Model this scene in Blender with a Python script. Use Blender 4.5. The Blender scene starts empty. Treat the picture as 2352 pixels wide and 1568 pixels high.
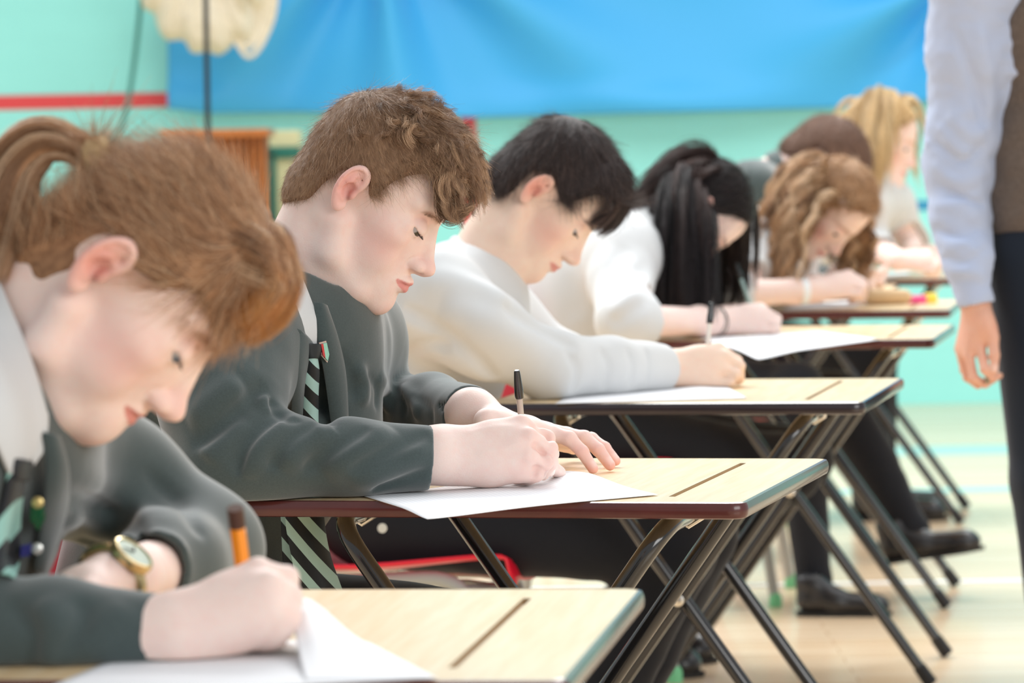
import bpy, bmesh, math, random
import numpy as np
from mathutils import Vector, Matrix
random.seed(7)
RNG = np.random.default_rng(11)
COL = bpy.context.scene.collection
R = math.radians
# ------------------------------------------------------------------ camera
FPX = 8783.5; PITCH = R(2.916); ROLL = R(-1.0425); CAMZ = 1.11; TOP = 0.71
_r0 = np.array([1, 0, 0.]); _f0 = np.array([0, math.cos(PITCH), -math.sin(PITCH)]); _u0 = np.array([0, math.sin(PITCH), math.cos(PITCH)])
CR = math.cos(ROLL) * _r0 + math.sin(ROLL) * _u0
CU = math.cos(ROLL) * _u0 - math.sin(ROLL) * _r0
CF = _f0
CAMP = np.array([0, 0, CAMZ])
def ray(px, py):
    return CF + CR * ((px - 1176) / FPX) - CU * ((py - 784) / FPX)
def at(px, py, Y):
    """point of the photograph's pixel at the distance Y in front of the camera"""
    d = ray(px, py); return CAMP + d * (Y / d[1])
def on_z(px, py, z=TOP):
    d = ray(px, py); return CAMP + d * ((z - CAMZ) / d[2])
def px_of(p):
    v = np.asarray(p) - CAMP; w = v @ CF
    return 1176 + FPX * (v @ CR) / w, 784 - FPX * (v @ CU) / w
# ------------------------------------------------------------------ materials
def nt(m): return m.node_tree.nodes, m.node_tree.links
def mat(name, color, rough=.5, metal=0., spec=.5, coat=0., sss=0., sheen=0., noise=None, bump=None, alpha=1., trans=0.):
    m = bpy.data.materials.new(name); m.use_nodes = True
    n, l = nt(m); b = n['Principled BSDF']
    b.inputs['Base Color'].default_value = (*color, 1)
    b.inputs['Roughness'].default_value = rough; b.inputs['Metallic'].default_value = metal
    b.inputs['Specular IOR Level'].default_value = spec; b.inputs['Coat Weight'].default_value = coat
    b.inputs['Coat Roughness'].default_value = .1
    if sss:
        b.inputs['Subsurface Weight'].default_value = sss
        b.inputs['Subsurface Radius'].default_value = (1., .45, .32)
        b.inputs['Subsurface Scale'].default_value = .012
    if sheen:
        b.inputs['Sheen Weight'].default_value = sheen; b.inputs['Sheen Roughness'].default_value = .5
    if trans: b.inputs['Transmission Weight'].default_value = trans
    if noise:   # (scale, amount, (stretch))
        tc = n.new('ShaderNodeTexCoord'); mp = n.new('ShaderNodeMapping'); nz = n.new('ShaderNodeTexNoise'); hs = n.new('ShaderNodeHueSaturation')
        mr = n.new('ShaderNodeMapRange')
        mp.inputs['Scale'].default_value = noise[2] if len(noise) > 2 else (1, 1, 1)
        nz.inputs['Scale'].default_value = noise[0]; nz.inputs['Detail'].default_value = 4
        mr.inputs['From Min'].default_value = .25; mr.inputs['From Max'].default_value = .75
        mr.inputs['To Min'].default_value = 1 - noise[1]; mr.inputs['To Max'].default_value = 1 + noise[1]
        hs.inputs['Color'].default_value = (*color, 1)
        l.new(tc.outputs['Object'], mp.inputs['Vector']); l.new(mp.outputs['Vector'], nz.inputs['Vector'])
        l.new(nz.outputs['Fac'], mr.inputs['Value']); l.new(mr.outputs['Result'], hs.inputs['Value']); l.new(hs.outputs['Color'], b.inputs['Base Color'])
    if bump:    # (scale, strength, distance)
        tc = n.new('ShaderNodeTexCoord'); nz = n.new('ShaderNodeTexNoise'); bp = n.new('ShaderNodeBump')
        nz.inputs['Scale'].default_value = bump[0]; nz.inputs['Detail'].default_value = 5
        bp.inputs['Strength'].default_value = bump[1]; bp.inputs['Distance'].default_value = bump[2]
        l.new(tc.outputs['Object'], nz.inputs['Vector']); l.new(nz.outputs['Fac'], bp.inputs['Height']); l.new(bp.outputs['Normal'], b.inputs['Normal'])
    return m
def vmat(name, rough=.5, sss=0., spec=.5, sheen=0., bump=None, attr='Col', sscale=.012):
    m = mat(name, (1, 1, 1), rough, spec=spec, sss=sss, sheen=sheen, bump=bump)
    n, l = nt(m); a = n.new('ShaderNodeVertexColor'); a.layer_name = attr
    l.new(a.outputs['Color'], n['Principled BSDF'].inputs['Base Color'])
    if sss: n['Principled BSDF'].inputs['Subsurface Scale'].default_value = sscale
    return m
def lin(r, g, b):
    f = lambda c: c / 12.92 if c <= .04045 else ((c + .055) / 1.055) ** 2.4
    return (f(r / 255), f(g / 255), f(b / 255))
# ------------------------------------------------------------------ objects
def tag(o, label=None, cat=None, group=None, kind=None):
    if label: o['label'] = label
    if cat: o['category'] = cat
    if group: o['group'] = group
    if kind: o['kind'] = kind
    return o
def empty(name, loc, rz=0, label=None, cat=None, group=None):
    o = bpy.data.objects.new(name, None); COL.objects.link(o); o.empty_display_size = .05
    o.location = loc; o.rotation_euler = (0, 0, rz)
    return tag(o, label, cat, group)
def world_of(o):
    m = Matrix.LocRotScale(o.location, o.rotation_euler, o.scale)
    return world_of(o.parent) @ o.matrix_parent_inverse @ m if o.parent else m
def link(name, me, m=None, parent=None, world=False, smooth=True):
    """link mesh data as one object; world=True: its points are world points although it is parented"""
    o = bpy.data.objects.new(name, me); COL.objects.link(o)
    if m is not None:
        for q in (m if isinstance(m, (list, tuple)) else [m]): me.materials.append(q)
    if parent is not None:
        o.parent = parent
        if world: o.matrix_parent_inverse = world_of(parent).inverted()
    if smooth: me.polygons.foreach_set('use_smooth', [True] * len(me.polygons))
    return o
def mesh_np(name, V, F, cols=None):
    """V (n,3), F list of arrays (m,k)"""
    me = bpy.data.meshes.new(name)
    V = np.asarray(V, np.float32)
    Fs = [np.asarray(f, np.int32) for f in (F if isinstance(F, list) else [F]) if len(f)]
    me.vertices.add(len(V)); me.vertices.foreach_set('co', V.ravel())
    nl = sum(f.size for f in Fs); nf = sum(len(f) for f in Fs)
    me.loops.add(nl); me.loops.foreach_set('vertex_index', np.concatenate([f.ravel() for f in Fs]))
    me.polygons.add(nf)
    tot = np.concatenate([np.full(len(f), f.shape[1], np.int32) for f in Fs])
    st = np.concatenate([[0], np.cumsum(tot)[:-1]]).astype(np.int32)
    me.polygons.foreach_set('loop_start', st)
    try: me.polygons.foreach_set('loop_total', tot)
    except Exception: pass
    me.update(calc_edges=True); me.validate()
    if cols is not None:
        a = me.color_attributes.new('Col', 'FLOAT_COLOR', 'POINT')
        c = np.ones((len(V), 4), np.float32); c[:, :3] = cols; a.data.foreach_set('color', c.ravel())
    return me
class MB:
    """collects simple solids into one mesh"""
    def __init__(s): s.v = []; s.f = []; s.n = 0
    def add(s, V, F):
        s.v += [tuple(p) for p in V]; s.f += [tuple(i + s.n for i in f) for f in F]; s.n += len(V); return s
    def box(s, c, size, rot=None):
        x, y, z = [k / 2 for k in size]
        V = np.array([(i, j, k) for i in (-x, x) for j in (-y, y) for k in (-z, z)])
        if rot is not None: V = V @ np.array(rot).T
        return s.add(V + np.array(c), [(0, 1, 3, 2), (4, 6, 7, 5), (0, 4, 5, 1), (2, 3, 7, 6), (0, 2, 6, 4), (1, 5, 7, 3)])
    def tube(s, pts, r, n=10, cap=True, flat=None):
        P = np.array(pts, float); m = len(P); r = np.full(m, r, float) if np.isscalar(r) else np.array(r, float)
        T = np.gradient(P, axis=0); T /= np.linalg.norm(T, axis=1)[:, None] + 1e-12
        ref = np.array([0, 0, 1.]) if abs(T[0][2]) < .9 else np.array([1., 0, 0])
        u = np.cross(T[0], ref); u /= np.linalg.norm(u); V = []
        for i in range(m):
            u = u - T[i] * (u @ T[i]); u /= np.linalg.norm(u) + 1e-12; w = np.cross(T[i], u)
            for k in range(n):
                a = 2 * math.pi * k / n
                V.append(P[i] + r[i] * (math.cos(a) * u + math.sin(a) * w * (flat or 1)))
        F = [(i * n + k, i * n + (k + 1) % n, (i + 1) * n + (k + 1) % n, (i + 1) * n + k) for i in range(m - 1) for k in range(n)]
        if cap: F += [tuple(range(n))[::-1], tuple(range((m - 1) * n, m * n))]
        return s.add(V, F)
    def lathe(s, prof, n=24, c=(0, 0, 0), rot=None):
        V = []; m = len(prof)
        for (r, z) in prof:
            for k in range(n): V.append((r * math.cos(2 * math.pi * k / n), r * math.sin(2 * math.pi * k / n), z))
        V = np.array(V)
        if rot is not None: V = V @ np.array(rot).T
        F = [(i * n + k, i * n + (k + 1) % n, (i + 1) * n + (k + 1) % n, (i + 1) * n + k) for i in range(m - 1) for k in range(n)]
        F += [tuple(range(n))[::-1], tuple(range((m - 1) * n, m * n))]
        return s.add(V + np.array(c), F)
    def build(s, name, m=None, parent=None, world=False, smooth=True, bevel=0.):
        me = bpy.data.meshes.new(name); me.from_pydata(s.v, [], s.f); me.update()
        o = link(name, me, m, parent, world, smooth)
        if bevel:
            b = o.modifiers.new('bevel', 'BEVEL'); b.width = bevel; b.segments = 3; b.limit_method = 'ANGLE'
        if smooth:
            try: me.set_sharp_from_angle(angle=R(40))
            except Exception: pass
        return o
def arc_path(pts, rad, n=6):
    """polyline with rounded corners"""
    P = [np.array(p, float) for p in pts]; out = [P[0]]
    for i in range(1, len(P) - 1):
        a = P[i - 1] - P[i]; b = P[i + 1] - P[i]; la, lb = np.linalg.norm(a), np.linalg.norm(b); a /= la; b /= lb
        d = min(rad, la * .49, lb * .49); p0, p1 = P[i] + a * d, P[i] + b * d
        for k in range(n + 1):
            t = k / n; out.append((1 - t) ** 2 * p0 + 2 * t * (1 - t) * P[i] + t * t * p1)
    return out + [P[-1]]
def spline(pts, n):
    """Catmull-Rom resample of control points (any width)"""
    P = np.array(pts, float); m = len(P)
    Q = np.vstack([2 * P[0] - P[1], P, 2 * P[-1] - P[-2]])
    t = np.linspace(0, m - 1 - 1e-9, n); i = t.astype(int); u = (t - i)[:, None]
    a, b, c, d = Q[i], Q[i + 1], Q[i + 2], Q[i + 3]
    return .5 * ((2 * b) + (c - a) * u + (2 * a - 5 * b + 4 * c - d) * u * u + (3 * b - a - 3 * c + d) * u ** 3)
def copy_tree(o, parent=None):
    c = o.copy(); COL.objects.link(c)
    if parent is not None: c.parent = parent
    for ch in [k for k in bpy.data.objects if k.parent == o]: copy_tree(ch, c)
    return c
# ------------------------------------------------------------------ signed distance modelling
def rotm(fwd, up=(0, 0, 1)):
    """rotation with columns forward, left, up"""
    f = np.array(fwd, float); f /= np.linalg.norm(f); u = np.array(up, float); u = u - f * (u @ f); u /= np.linalg.norm(u)
    return np.stack([f, np.cross(u, f), u], 1)
def smin(a, b, k):
    if k <= 0: return np.minimum(a, b)
    h = np.maximum(k - np.abs(a - b), 0) / k
    return np.minimum(a, b) - h * h * k * .25
class Sdf:
    def __init__(s, M=None, sc=1.): s.p = []; s.M = M; s.c = np.zeros(3); s.sc = sc
    def frame(s, c=(0, 0, 0), M=None, sc=1.):
        """following shapes are given in this frame"""
        s.c = np.array(c, float); s.M = None if M is None else np.array(M, float); s.sc = sc; return s
    def W(s, p):
        p = np.array(p, float) * s.sc
        return p + s.c if s.M is None else s.M @ p + s.c
    def _put(s, fn, op, k, c, r): s.p.append((fn, op, k, np.array(c, float), float(r))); return s
    def ell(s, c, r, rot=None, op='u', k=.01):
        c = s.W(c); r = np.array(r, float) * s.sc; Rm = np.eye(3) if rot is None else np.array(rot, float)
        if s.M is not None: Rm = s.M @ Rm
        def fn(P):
            q = (P - c) @ Rm; k0 = np.sqrt(((q / r) ** 2).sum(-1)); k1 = np.sqrt(((q / (r * r)) ** 2).sum(-1)) + 1e-9
            return np.where(k0 < 1e-4, -r.min(), k0 * (k0 - 1) / k1)
        return s._put(fn, op, k * s.sc, c, r.max())
    def cone(s, a, b, ra, rb, op='u', k=.01, flat=None):
        """round cone; flat=(axis vector, factor) squeezes it along that axis"""
        a, b = s.W(a), s.W(b); ra *= s.sc; rb *= s.sc
        ba = b - a; l2 = ba @ ba + 1e-12; N = None
        if flat is not None:
            N = np.array(flat[0], float); N = N if s.M is None else s.M @ N; N /= np.linalg.norm(N); g = 1 / flat[1] - 1
        def fn(P):
            q = P - a; t = np.clip(q @ ba / l2, 0, 1); w = q - t[..., None] * ba
            if N is not None:
                wn = w @ N; d = np.sqrt((w * w).sum(-1) + (2 * g + g * g) * wn * wn)
                rr = ra + t * (rb - ra); 
                sc_ = np.sqrt((w * w).sum(-1)) / (d + 1e-9)
                return (d - rr) * np.clip(sc_, flat[1] if flat[1] < 1 else 1, 1)
            return np.sqrt((w * w).sum(-1)) - (ra + t * (rb - ra))
        f = 1 if flat is None else max(1, flat[1])
        return s._put(fn, op, k * s.sc, (a + b) / 2, np.linalg.norm(ba) / 2 + max(ra, rb) * f)
    def chain(s, pts, rs, op='u', k=.01, kk=None, flat=None):
        for i in range(len(pts) - 1):
            s.cone(pts[i], pts[i + 1], rs[i] if not np.isscalar(rs) else rs, rs[i + 1] if not np.isscalar(rs) else rs, op, k if i == 0 or kk is None else kk, flat)
        return s
    def crease(s, pts, amp, w, n=14):
        """ridge (amp>0) or groove (amp<0) along a curve"""
        Q = spline([s.W(p) for p in pts], n); amp *= s.sc; w *= s.sc
        c = Q.mean(0); r = np.linalg.norm(Q - c, axis=1).max() + 2.6 * w
        L = np.linspace(0, 1, n); fade = np.minimum(1, np.minimum(L, 1 - L) * 5 + .05)
        def fn(P):
            best = np.full(P.shape[:-1], 9.); fa = np.zeros(P.shape[:-1])
            for i in range(n - 1):
                ba = Q[i + 1] - Q[i]; q = P - Q[i]; t = np.clip(q @ ba / (ba @ ba + 1e-12), 0, 1)
                dd = ((q - t[..., None] * ba) ** 2).sum(-1); m = dd < best
                best = np.where(m, dd, best); fa = np.where(m, fade[i] + t * (fade[i + 1] - fade[i]), fa)
            return -amp * fa * np.exp(-best / (w * w))
        return s._put(fn, 'add', 0, c, r)
    def disp(s, fn, c, r): return s._put(fn, 'add', 0, s.W(c), r * s.sc)
    def half(s, p, n, c, r, op='s', k=.004):
        """cut away the side n points to, inside the sphere c, r"""
        p = s.W(p); n = np.array(n, float); n = n if s.M is None else s.M @ n; n = n / np.linalg.norm(n); c = s.W(c); r *= s.sc
        def fn(P): return np.maximum(-((P - p) @ n), np.sqrt(((P - c) ** 2).sum(-1)) - r)
        return s._put(fn, op, k * s.sc, c, r)
    def lid(s, c, r, n, off=0., k=.003):
        """cap of a ball on the side n points to"""
        c = s.W(c); r *= s.sc; n = np.array(n, float); n = n if s.M is None else s.M @ n; n = n / np.linalg.norm(n); off *= s.sc
        def fn(P):
            q = P - c; return np.maximum(np.sqrt((q * q).sum(-1)) - r, off - q @ n)
        return s._put(fn, 'u', k * s.sc, c, r)
    def rest(s, c, r, z=None, k=.003):
        """flatten what lies on the desk"""
        s.frame(); z = TOP + .0006 if z is None else z; return s.half((0, 0, z), (0, 0, -1), c, r, k=k)
    def val(s, P, cen=None, rad=0., out=None):
        """P (nb, n, 3) in blocks with centres cen and radius rad"""
        P = np.asarray(P)
        if cen is None:
            d = np.full(P.shape[:-1], 9.)
            for fn, op, k, c, r in s.p: d = s._op(d, fn(P), op, k)
            return d
        d = np.full(P.shape[:-1], 9.)
        for fn, op, k, c, r in s.p:
            m = np.linalg.norm(cen - c, axis=1) < r * 1.02 + rad * (2 if op == 'u' else 1) + k + .004
            ix = np.nonzero(m)[0]
            for j in range(0, len(ix), 3000):
                jj = ix[j:j + 3000]; d[jj] = s._op(d[jj], fn(P[jj]), op, k)
        return d
    @staticmethod
    def _op(d, e, op, k):
        if op == 'u': return smin(d, e, k)
        if op == 's': return -smin(-d, e, k)
        if op == 'i': return -smin(-d, -e, k)
        return d + e
    def mesh(s, h, smooth=1):
        us = [q for q in s.p if q[1] == 'u']
        lo = np.min([q[3] - q[4] for q in us], 0) - 2 * h; hi = np.max([q[3] + q[4] for q in us], 0) + 2 * h
        B = 8; nb = np.ceil((hi - lo) / (B * h)).astype(int)
        bi = np.stack(np.meshgrid(*[np.arange(k) for k in nb], indexing='ij'), -1).reshape(-1, 3)
        cen = lo + (bi + .5) * B * h; rad = B * h * math.sqrt(3) / 2
        keep = np.zeros(len(bi), bool)
        for fn, op, k, c, r in us: keep |= np.linalg.norm(cen - c, axis=1) < r + rad + k
        bi, cen = bi[keep], cen[keep]
        d = s.val(cen[:, None, :], cen, rad)[:, 0]
        keep = np.abs(d) < (rad * 1.25 + .012 if h < .004 else rad * 1.9 + .03)
        bi, cen = bi[keep], cen[keep]
        g = np.stack(np.meshgrid(*[np.arange(B + 1)] * 3, indexing='ij'), -1).reshape(-1, 3)
        off = lo; Vs = []; keys = []; quads = []
        NN = np.array(nb) * B + 3
        key = lambda c: (c[..., 0] + 1) * (NN[1] * NN[2]) + (c[..., 1] + 1) * NN[2] + c[..., 2] + 1
        cg = np.stack(np.meshgrid(*[np.arange(B)] * 3, indexing='ij'), -1).reshape(-1, 3)
        corner = np.array([(i, j, k) for i in (0, 1) for j in (0, 1) for k in (0, 1)])
        cidx = ((cg[:, None, :] + corner[None]) * np.array([(B + 1) ** 2, B + 1, 1])).sum(-1)
        E = [(a, b) for a in range(8) for b in range(a + 1, 8) if np.abs(corner[a] - corner[b]).sum() == 1]
        edges = []
        for j in range(0, len(bi), 2000):
            b = bi[j:j + 2000]; base = b[:, None, :] * B + g[None]
            D = s.val(off + base * h, cen[j:j + 2000], rad)
            C = D[:, cidx]; ins = C < 0; act = ins.any(-1) & ~ins.all(-1)
            w = np.nonzero(act); c8 = C[w]; gc = b[w[0]] * B + cg[w[1]]
            sm = np.zeros((len(c8), 3)); ct = np.zeros(len(c8))
            for a, bb in E:
                x, y = c8[:, a], c8[:, bb]; m = (x < 0) != (y < 0)
                t = np.where(m, x / np.where(m, x - y, 1), 0)
                sm += np.where(m[:, None], corner[a] + t[:, None] * (corner[bb] - corner[a]), 0); ct += m
            Vs.append(off + (gc + sm / ct[:, None]) * h); keys.append(key(gc))
            i8 = c8 < 0
            for ax, cb in ((0, 4), (1, 2), (2, 1)):
                m = i8[:, 0] != i8[:, cb]; edges.append((ax, gc[m], i8[m, 0]))
        V = np.concatenate(Vs); K = np.concatenate(keys); o = np.argsort(K); V = V[o]; K = K[o]
        for ax, gc, fl in edges:
            if not len(gc): continue
            e1 = np.zeros(3, int); e2 = np.zeros(3, int); e1[(ax + 1) % 3] = 1; e2[(ax + 2) % 3] = 1
            q = np.stack([key(gc - e1 - e2), key(gc - e2), key(gc), key(gc - e1)], 1)
            ix = np.clip(np.searchsorted(K, q), 0, len(K) - 1); ok = (K[ix] == q).all(1)
            ix = ix[ok]; f = fl[ok]; ix[~f] = ix[~f][:, ::-1]; quads.append(ix)
        F = np.concatenate(quads)
        for _ in range(smooth):
            i = np.concatenate([F[:, a] for a in range(4)] + [F[:, (a + 1) % 4] for a in range(4)]); j = np.concatenate([F[:, (a + 1) % 4] for a in range(4)] + [F[:, a] for a in range(4)])
            n = np.bincount(i, minlength=len(V)); S = np.stack([np.bincount(i, V[j, q], len(V)) for q in range(3)], 1)
            V = V * .5 + .5 * S / np.maximum(n, 1)[:, None]
        return V, F
def keep_main(V, F, n_min=400):
    """drop small loose pieces"""
    par = np.arange(len(V))
    for _ in range(60):
        m = par[F].min(1); old = par.copy()
        for a in range(4): np.minimum.at(par, F[:, a], m)
        par = par[par]
        if (par == old).all(): break
    u, inv, ct = np.unique(par, return_inverse=True, return_counts=True)
    keep = ct[inv] >= n_min
    if keep.all(): return V, F
    mp = np.cumsum(keep) - 1; F = F[keep[F].all(1)]
    return V[keep], mp[F]
def sdf_obj(name, S, h, m, parent=None, colf=None, smooth=1, n_min=400):
    V, F = S.mesh(h, smooth); V, F = keep_main(V, F, n_min)
    me = mesh_np(name, V, F, colf(V) if colf else None)
    return link(name, me, m, parent, world=True)
def hash3(x, y, z):
    n = np.sin(x * 127.1 + y * 311.7 + z * 74.7) * 43758.5453
    return n - np.floor(n)
def vnoise(P):
    """value noise in 0..1"""
    i = np.floor(P); f = P - i; f = f * f * (3 - 2 * f); r = 0
    for a in (0, 1):
        for b in (0, 1):
            for c in (0, 1):
                w = (f[..., 0] if a else 1 - f[..., 0]) * (f[..., 1] if b else 1 - f[..., 1]) * (f[..., 2] if c else 1 - f[..., 2])
                r = r + w * hash3(i[..., 0] + a, i[..., 1] + b, i[..., 2] + c)
    return r
def sst(x, a, b):
    t = np.clip((x - a) / (b - a), 0, 1); return t * t * (3 - 2 * t)
def strands_mesh(name, P, r0, r1, cols, m, parent, flat=False):
    """P (n, k, 3) strands -> one mesh of thin three sided tubes; cols (n,3) root colour per strand or (n,k,3)"""
    n, k, _ = P.shape
    T = np.gradient(P, axis=1); T /= np.linalg.norm(T, axis=2, keepdims=True) + 1e-9
    ref = RNG.normal(size=(n, 1, 3)); U = np.cross(T, ref); U /= np.linalg.norm(U, axis=2, keepdims=True) + 1e-9
    Wv = np.cross(T, U); t = np.linspace(0, 1, k)[None, :, None]
    r0 = np.broadcast_to(np.asarray(r0, float), (n,))[:, None, None]
    rr = r0 * (1 - t) + r0 * r1 * t
    V = np.stack([P + rr * (math.cos(a) * U + math.sin(a) * Wv) for a in (0, 2.094, 4.189)], 2)   # n,k,3,3
    idx = np.arange(n * k * 3).reshape(n, k, 3)
    F = np.concatenate([np.stack([idx[:, :-1, a], idx[:, :-1, (a + 1) % 3], idx[:, 1:, (a + 1) % 3], idx[:, 1:, a]], -1).reshape(-1, 4) for a in range(3)])
    C = cols if cols.ndim == 3 else np.repeat(cols[:, None, :], k, 1)
    C = np.repeat(C[:, :, None, :], 3, 2).reshape(-1, 3)
    return link(name, mesh_np(name, V.reshape(-1, 3), F, C), m, parent, world=True)
# ================================================================== camera, world, light
cd = bpy.data.cameras.new('camera'); cam = bpy.data.objects.new('camera', cd); COL.objects.link(cam)
cam.matrix_world = Matrix([[CR[i], CU[i], -CF[i], CAMP[i]] for i in range(3)] + [[0, 0, 0, 1]])
cd.sensor_width = 36; cd.lens = FPX / 2352 * 36; cd.clip_end = 200; cd.clip_start = .05
cd.dof.use_dof = True; cd.dof.focus_distance = 4.5; cd.dof.aperture_fstop = 8.0
SC = bpy.context.scene; SC.camera = cam
SC.view_settings.view_transform = 'Standard'; SC.view_settings.look = 'None'; SC.view_settings.gamma = 1; SC.view_settings.use_curve_mapping = False
SC.view_settings.exposure = -0.15
try: SC.cycles.use_denoising = True; SC.cycles.max_bounces = 8; SC.cycles.diffuse_bounces = 4; SC.cycles.glossy_bounces = 3; SC.cycles.transparent_max_bounces = 8; SC.cycles.use_adaptive_sampling = True; SC.cycles.adaptive_threshold = .02; SC.cycles.caustics_reflective = False; SC.cycles.caustics_refractive = False
except Exception: pass
wd = bpy.data.worlds.new('daylight'); SC.world = wd; wd.use_nodes = True
wn, wl = wd.node_tree.nodes, wd.node_tree.links
bg = wn['Background']; bg.inputs['Color'].default_value = (.93, .97, 1, 1); bg.inputs['Strength'].default_value = .62
def area(name, loc, target, sx, sy, power, col=(1, 1, 1)):
    l = bpy.data.lights.new(name, 'AREA'); l.shape = 'RECTANGLE'; l.size = sx; l.size_y = sy; l.energy = power; l.color = col
    o = bpy.data.objects.new(name, l); COL.objects.link(o); o.location = loc
    o.rotation_euler = (Vector(target) - Vector(loc)).to_track_quat('-Z', 'Y').to_euler(); return o
# tall hall windows up behind the pupils, roof lights over the hall, windows on the camera's side
area('high_hall_windows', (-2.0, 12.0, 6.6), (0, 4.5, .9), 12, 2.0, 1200, (1, .995, .985))
area('roof_light', (1.0, 8.5, 6.5), (.6, 8.5, 0), 7, 14, 560, (1, 1, 1))
area('side_hall_windows', (5.5, -2.0, 3.2), (.2, 6, .8), 6, 3.0, 330, (1, .99, .97))
# ================================================================== setting
def painted_wall():
    m = mat('turquoise paint', lin(164, 247, 243), .4, spec=.35, noise=(.5, .05, (1, 1, 3)))
    n, l = nt(m); b = n['Principled BSDF']
    tc = n.new('ShaderNodeTexCoord'); br = n.new('ShaderNodeTexBrick'); bp = n.new('ShaderNodeBump')
    mp = n.new('ShaderNodeMapping'); mp.inputs['Rotation'].default_value = (R(90), 0, 0)
    br.inputs['Scale'].default_value = 2.2; br.inputs['Mortar Size'].default_value = .012; br.inputs['Color1'].default_value = br.inputs['Color2'].default_value = (1, 1, 1, 1); br.inputs['Mortar'].default_value = (0, 0, 0, 1)
    l.new(tc.outputs['Object'], mp.inputs['Vector']); l.new(mp.outputs['Vector'], br.inputs['Vector']); l.new(br.outputs['Color'], bp.inputs['Height'])
    bp.inputs['Distance'].default_value = .004; bp.inputs['Strength'].default_value = .5; l.new(bp.outputs['Normal'], b.inputs['Normal'])
    return m
def wood_floor():
    m = mat('sprung maple floor', (1, 1, 1), .22, spec=.5); n, l = nt(m); b = n['Principled BSDF']
    tc = n.new('ShaderNodeTexCoord'); mp = n.new('ShaderNodeMapping'); br = n.new('ShaderNodeTexBrick'); nz = n.new('ShaderNodeTexNoise'); mx = n.new('ShaderNodeMix'); mx.data_type = 'RGBA'; mx.blend_type = 'MULTIPLY'
    br.inputs['Scale'].default_value = 1; br.inputs['Brick Width'].default_value = 1.4; br.inputs['Row Height'].default_value = .075; br.inputs['Mortar Size'].default_value = .0012
    br.inputs['Color1'].default_value = (*lin(238, 214, 182), 1); br.inputs['Color2'].default_value = (*lin(228, 200, 164), 1); br.inputs['Mortar'].default_value = (*lin(190, 150, 110), 1)
    nz.inputs['Scale'].default_value = 3; nz.inputs['Detail'].default_value = 6; mp.inputs['Scale'].default_value = (1, 14, 1)
    l.new(tc.outputs['Object'], br.inputs['Vector']); l.new(tc.outputs['Object'], mp.inputs['Vector']); l.new(mp.outputs['Vector'], nz.inputs['Vector'])
    cr = n.new('ShaderNodeMapRange'); cr.inputs['To Min'].default_value = .88; cr.inputs['To Max'].default_value = 1.08; l.new(nz.outputs['Fac'], cr.inputs['Value'])
    mx.inputs[0].default_value = 1; l.new(br.outputs['Color'], mx.inputs[6]); l.new(cr.outputs['Result'], mx.inputs[7]); l.new(mx.outputs[2], b.inputs['Base Color'])
    return m
WY = 16.0
fl = MB().box((0, 7, -.05), (16, 20, .1)).build('floor', wood_floor(), smooth=False); tag(fl, kind='structure')
wb = MB().box((0, WY + .15, 3.0), (16, .3, 6)).build('wall_back', painted_wall(), smooth=False); tag(wb, kind='structure')
M_red = mat('red court paint', lin(236, 78, 84), .4)
M_refl_teal = mat('teal floor reflection', lin(172, 214, 204), .3)
M_line_white = mat('white court paint', lin(240, 242, 240), .3)
# painted wall and floor lines; teal bands paint in the wall's reflection
def wallbox(px0, py0, px1, py1, y0, y1):
    a = at(px0, py0, WY); b = at(px1, py1, WY)
    return ((a[0] + b[0]) / 2, (y0 + y1) / 2, (a[2] + b[2]) / 2), (abs(b[0] - a[0]), y1 - y0, abs(a[2] - b[2]))
a = at(200, 227, WY)
tag(MB().box((a[0] - 1.4, WY - .001, a[2] - .01), (3.6 + 1.05, .004, .060)).build('trim_1', M_red, smooth=False), kind='structure')
a = at(1076, 300, WY); tag(MB().box((a[0], WY - .001, a[2] - .42), (.064, .004, 1.0)).build('trim_2', M_red, smooth=False), kind='structure')
a = at(2100, 472, WY); tag(MB().box((a[0] - .2, WY - .001, a[2]), (1.6, .004, .04)).build('trim_3', mat('blue court paint', lin(40, 150, 200), .4), smooth=False), kind='structure')
for k, (y, w, m, x0, x1) in enumerate([(12.05, .16, M_refl_teal, -8, 8), (9.55, .05, M_line_white, -8, 8), (8.25, .09, M_refl_teal, 1.4, 8), (13.6, .4, M_refl_teal, -8, 8)]):
    tag(MB().box(((x0 + x1) / 2, y, .0008), (x1 - x0, w, .0016)).build('trim_%d' % (k + 4), m, smooth=False), kind='structure')
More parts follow.
